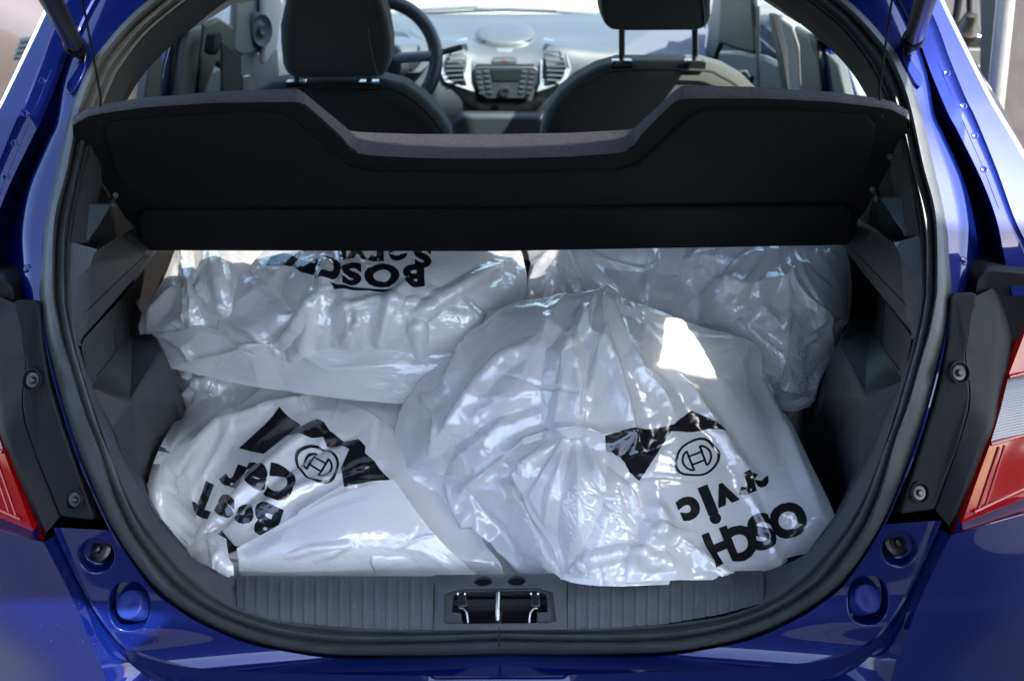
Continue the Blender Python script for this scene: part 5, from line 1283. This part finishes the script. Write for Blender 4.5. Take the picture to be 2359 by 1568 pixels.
e3_, S3 = bag('plastic_bag', 'white bag at the middle left with upside-down lettering and its slack end spread forward', P, T)
_c = lambda zx, zy: (552.7 + .3124 * zx, 552.7 + .3124 * zy)
for ch, x, y, sz, sx_ in [('S', 1345, 132, 44, 1.2), ('e', 1165, 105, 38, 1.4), ('r', 1000, 105, 38, 1.4), ('v', 860, 95, 36, 1.4), ('i', 760, 80, 40, 1.2)]: letter(S3, e3_, ch, *_c(x, y), (-1, .03), sz, sx_)
for ch, x, y, sz, sx_ in [('B', 1280, 275, 44, 1.25), ('O', 1048, 268, 46, 1.35), ('S', 825, 258, 42, 1.4), ('C', 655, 225, 44, 1.2)]: letter(S3, e3_, ch, *_c(x, y), (-1, .03), sz, sx_)
for pl in ([(205, 210), (240, 140), (330, 110), (440, 150), (600, 200), (612, 215), (550, 270), (450, 245), (400, 200), (330, 205)], [(665, 325), (720, 340), (1000, 370), (1150, 375), (1100, 405), (1040, 405), (960, 380), (700, 372)], [(320, 80), (350, 50), (390, 70)], [(430, 70), (520, 75), (490, 108)]):
    band(S3, e3_, [_c(*p) for p in pl])
nfl = [[(345, 766, .435), (400, 762, .425), (470, 752, .415), (530, 770, .405), (620, 790, .385), (760, 800, .365), (920, 805, .36), (1050, 812, .36)],
       [(366, 800, .42), (420, 800, .405), (480, 805, .395), (540, 812, .385), (620, 822, .372), (780, 832, .352), (930, 842, .345), (1050, 850, .345)],
       [(382, 828, .405), (440, 838, .392), (500, 850, .383), (560, 858, .375), (640, 868, .362), (790, 880, .342), (940, 888, .337), (1050, 890, .337)],
       [(392, 846, .395), (450, 862, .385), (520, 878, .375), (590, 891, .367), (660, 901, .355), (800, 919, .335), (950, 931, .33), (1050, 931, .33)]]
P, T = make_sheet(nfl, (65, 161), [([(360, 770), (420, 800), (440, 835)], .006, 16), ([(480, 760), (560, 800), (640, 800)], .008, 16), ([(420, 835), (560, 805), (640, 790)], .006, 14), ([(660, 800), (760, 850), (900, 840)], .004, 22)], seed=31, excess=(.006, .003, .001), amp=.004, facet=.55, crease=.6)
grid_mesh('bag_mouth', finish(upsample(P, 2)), M['film'], e3_, angle=180, recalc=False)

# ---- 4 rear left bag, with its lower part showing below the slack mouth
n4 = [[(410, 552, .57), (500, 550, .56), (600, 550, .56), (690, 552, .57)], [(375, 640, .52), (450, 632, .48), (540, 630, .475), (650, 640, .50)], [(332, 722, .48), (420, 716, .44), (510, 716, .44), (610, 722, .47)],
      [(328, 772, .46), (400, 778, .43), (500, 785, .43), (610, 785, .45)], [(385, 860, .445), (440, 862, .425), (500, 872, .42), (570, 872, .43)], [(405, 955, .41), (450, 955, .395), (500, 955, .395), (540, 955, .40)]]
rid4 = [([(420, 560), (420, 660), (425, 760)], .012, 20), ([(430, 640), (480, 700), (520, 710), (500, 600)], .010, 22), ([(340, 740), (380, 680), (410, 640)], .008, 22), ([(400, 850), (450, 880), (520, 890)], .008, 14), ([(410, 930), (460, 880), (500, 870)], .008, 14), ([(430, 950), (450, 900), (440, 860)], -.006, 14)]
P, T = make_sheet(n4, (129, 89), rid4, seed=41, excess=(.006, .002, 0), amp=.005, pinch=[(430, 480)], facet=1.1, crease=.7)
e4_, S4 = bag('plastic_bag', 'bluish white bag in the rear left corner beside the trim', P, T)
# ---- 5 rear right bag
n5 = [[(1572, 550, .57), (1670, 548, .55), (1770, 548, .545), (1870, 548, .55), (1948, 552, .57)], [(1562, 640, .52), (1660, 640, .47), (1770, 640, .46), (1880, 640, .47), (1959, 650, .53)],
      [(1600, 730, .48), (1690, 730, .43), (1790, 730, .42), (1890, 730, .43), (1953, 740, .49)], [(1680, 810, .43), (1750, 810, .40), (1820, 810, .39), (1890, 815, .40), (1930, 820, .44)],
      [(1740, 890, .40), (1790, 890, .38), (1830, 890, .37), (1880, 890, .37), (1900, 890, .39)], [(1780, 935, .40), (1805, 948, .385), (1832, 954, .38), (1872, 944, .38), (1886, 932, .39)]]
rid5 = [([(1565, 610), (1580, 680), (1590, 740)], .008, 20), ([(1650, 640), (1720, 660), (1800, 640), (1860, 600)], .010, 26), ([(1690, 740), (1760, 700), (1800, 760), (1820, 720)], .009, 22), ([(1850, 700), (1890, 740), (1885, 800)], .010, 20), ([(1760, 870), (1820, 900), (1885, 930)], .007, 14), ([(1600, 590), (1700, 600), (1760, 580)], .008, 22)]
P, T = make_sheet(n5, (121, 121), rid5, seed=51, excess=(.006, .002, 0), amp=.005, pinch=[(1800, 520)], facet=1.2)
e5_, S5 = bag('plastic_bag', 'glossy bluish unprinted bag in the rear right corner under the shelf', P, T)
# ---- 6 rear centre-right bag
n6 = [[(1206, 550, .58), (1300, 548, .57), (1420, 548, .56), (1540, 548, .57), (1605, 552, .58)], [(1222, 622, .55), (1300, 620, .505), (1420, 620, .495), (1520, 625, .505), (1605, 632, .54)], [(1208, 690, .51), (1300, 692, .47), (1420, 700, .46), (1520, 702, .465), (1620, 712, .50)], [(1200, 765, .48), (1300, 772, .45), (1420, 782, .44), (1520, 782, .445), (1640, 792, .48)]]
P, T = make_sheet(n6, (81, 121), [([(1280, 560), (1240, 620), (1215, 690)], .010, 22), ([(1480, 560), (1500, 610), (1480, 680)], .010, 20), ([(1280, 600), (1300, 680)], .008, 20)], seed=61, excess=(.004, .001, 0), amp=.004, pinch=[(1300, 560)], facet=.8)
e6_, S6 = bag('plastic_bag', 'smooth grey-white bag at the rear centre, behind the largest bag', P, T)

# ================================================================== surroundings
gr = slab('ground', [(-90, -90, 0), (90, -90, 0), (90, 90, 0), (-90, 90, 0)], (0, 0, -.2), M['asphalt'], None, smooth=False); tag(gr, 'sunlit grey paving under and beyond the car', None, kind='structure')
del gr['label']
rd_ = slab('road', [(-60, -60, .004), (60, -60, .004), (60, 5.4, .004), (-60, 5.4, .004)], (0, 0, -.003), M['road'], None, smooth=False); rd_['kind'] = 'structure'
# parked light car beyond, upper left
pc = empty('parked_car', 'pale silver car parked beyond the left side of the blue hatchback', 'car', (-3.0, 3.9, 0))
M['silverpaint'] = pmat('silver_paint', (.085, .07, .064), .3, metal=.3, coat=1)
def pcar():
    def q(x, y, z): return Vector((-3.0 + x, 3.9 + y, z))
    prof = [(-1.9, .45, .35), (-1.95, .6, .5), (-1.9, .75, .62), (-1.3, .92, .75), (-.8, 1.42, .7), (.6, 1.46, .7), (1.2, .98, .75), (1.9, .8, .7), (2.0, .5, .6), (1.95, .3, .5)]
    G = []
    for x, z, wd in prof:
        G.append([q(x, sg_ * wd_, z_) for sg_, wd_, z_ in [(-1, .82, .3), (-1, .84, min(z, .75)), (-1, wd, z - .03), (0, 0, z), (1, wd, z - .03), (1, .84, min(z, .75)), (1, .82, .3)]])
    b = grid_mesh('car_body', np.array(G), M['silverpaint'], pc, subsurf=2)
    for sg_ in (-1, 1):
        slab('side_window', [q(-1.05, sg_ * .80, .96), q(1.0, sg_ * .80, .96), q(.5, sg_ * .72, 1.36), q(-.65, sg_ * .72, 1.36)], (0, sg_ * .01, 0), M['tint'], pc)
        for x in (-1.25, 1.25):
            wh = MB().lathe(q(x, sg_ * .74, .31), (0, sg_, 0), [(0, -.1), (.29, -.1), (.31, -.08), (.31, .1), (.28, .12), (.2, .12), (0, .1)], 32).build('wheel', M['tyre'], pc)
            MB().lathe(q(x, sg_ * .87, .31), (0, sg_, 0), [(0, .0), (.19, .0)], 24).build('rim', M['metal'], wh)
pcar()
gv = [PY(u, v, 2.9) for u, v in [(24, 140), (36, 112), (62, 92), (95, 80), (100, 140)]]
gl_ = slab('grille', gv, (0, .03, 0), M['silver'], pc, bevel=.01)
for k in range(4): MB().tube([PY(34 + k * 5, 132 - k * 12, 2.89), PY(98, 128 - k * 13, 2.89)], .012, 8).build('grille_bar', M['dashdark'], gl_)
# wall, doorway, hose and pole, upper right
wl = empty('building_wall', 'pale panelled wall with a dark doorway beyond the right side of the car', 'wall', (2.6, 2.6, 0))
M['walltex'] = pmat('painted_wall', (.07, .072, .076), .6, bump=.3, bscale=60, mottled=.12, mscale=3)
M['rough'] = pmat('weathered_board', (.05, .045, .044), .85, bump=1, bscale=30, mottled=.5, mscale=14, detail=6)
def wp(pts, Y): return [PY(u, v, Y) for u, v in pts]
slab('wall_panel', wp([(2020, -220), (2242, -220), (2262, 110), (2130, 110), (2020, 60)], 2.6), (0, .1, 0), M['walltex'], wl, bevel=.004)
slab('wall_panel', wp([(2120, 114), (2262, 114), (2290, 330), (2200, 330)], 2.58), (0, .1, 0), M['pillar'], wl, bevel=.004)
slab('doorway', wp([(2236, -220), (2500, -220), (2500, 700), (2100, 700), (2130, 105), (2243, 105)], 2.72), (0, .1, 0), M['dark'], wl)
slab('shelf_step', wp([(2225, 150), (2262, 152), (2300, 170), (2300, 178), (2238, 180)], 2.5), (0, .2, -.02), M['walltex'], wl, bevel=.004)
for pts, r in (([(2213, -60), (2203, 30), (2190, 75), (2186, 110), (2192, 145)], .012), ([(2232, -60), (2232, 30), (2232, 48)], .009)):
    o = MB().tube(catmull([PY(u, v, 2.5) for u, v in pts], 24), r, 10).build('hanging_hose', M['black'], None)
    tag(o, 'thick black hose curving down the pale wall' if r > .01 else 'thinner straight black hose hanging beside the thick curved one', 'hose', 'hoses on the wall')
fx = empty('wall_fixture', 'small grey metal fixture under the hoses on the pale wall', 'fixture', tuple(PY(2225, 95, 2.45)))
MB().lathe(PY(2223, 72, 2.45), (0, -.3, 1), [(0, .06), (.02, .055), (.03, .02), (.045, 0), (.03, -.03), (.0, -.03)], 20).build('fixture_cap', M['darkmetal'], fx)
MB().box(PY(2225, 92, 2.46), (.05, .03, .022)).build('fixture_base', M['metal'], fx, bevel=.01)
po = MB().tube([PY(2335, -60, 1.5), PY(2300, 240, 1.5), PY(2282, 420, 1.5)], .0145, 24).build('metal_pole', M['metal'], None)
_a, _b = PY(2346, -300, 1.5), PY(2292, 240, 1.5); _d = (_b - _a).normalized(); _g = _a + _d * ((0.0 - _a.z) / _d.z)
bpy.data.objects.remove(po)
po = MB().tube([_a - _d * 1.2, _a, _b, _g], .020, 24).build('metal_pole', M['galv'], None); tag(po, 'slightly leaning bare metal pole beside the right rear wing', 'pole')
wd_ = slab('weathered_wall', wp([(2322, -300), (2700, -300), (2700, 900), (2285, 900)], 2.0), (0, .15, 0), M['rough'], None); tag(wd_, 'weathered brownish wall behind the leaning pole', 'wall')
# shaded building front behind the photographer: what the paint and film mirror
cp = empty('added_shade_canopy', 'flat grey canopy on slim posts overhead at the right rear, added unseen to shade the boot', 'canopy', (2.4, -2.8, 0))  # unseen canopy, added to block the sun and leave one patch on the bags
slab('added_canopy_roof', [(.95, -.745, 2.75), (4.2, -.745, 2.75), (4.2, -5, 2.75), (.95, -5, 2.75)], (0, 0, .12), M['walltex'], cp, bevel=.01)
for px_, py_ in ((4.1, -.9), (4.1, -4.9), (1.05, -4.9)):
    MB().tube([(px_, py_, 0), (px_, py_, 2.76)], .04, 16).build('added_canopy_post', M['metal'], cp)
bb = empty('street_building', 'tall dark building across the street behind the viewer', 'building', (0, -9, 0))
M['bwall'] = pmat('building_render', (.10, .10, .11), .8, mottled=.2, mscale=1)
slab('building_front', [(-16, -8, 0), (-2.6, -9.5, 0), (-2.6, -9.5, 9), (-16, -8, 9)], (0, -4, 0), M['bwall'], bb)
for i in range(4):
    for k in range(3):
        x0, x1 = -14 + i * 3, -12.6 + i * 3; f_ = lambda x: -8 - 1.5 * (x + 16) / 13.4 + .01
        slab('window', [(x0, f_(x0), .9 + k * 2.7), (x1, f_(x1), .9 + k * 2.7), (x1, f_(x1), 2.5 + k * 2.7), (x0, f_(x0), 2.5 + k * 2.7)], (0, -.008, 0), M['tint'], bb)
b2 = empty('garden_wall', 'long grey wall behind the viewer across the street', 'wall', (4, -10, 0))
slab('wall_face', [(-2.5, -10, 0), (14, -8, 0), (14, -8, 2.6), (-2.5, -10, 2.6)], (0, -.3, 0), M['bwall'], b2)
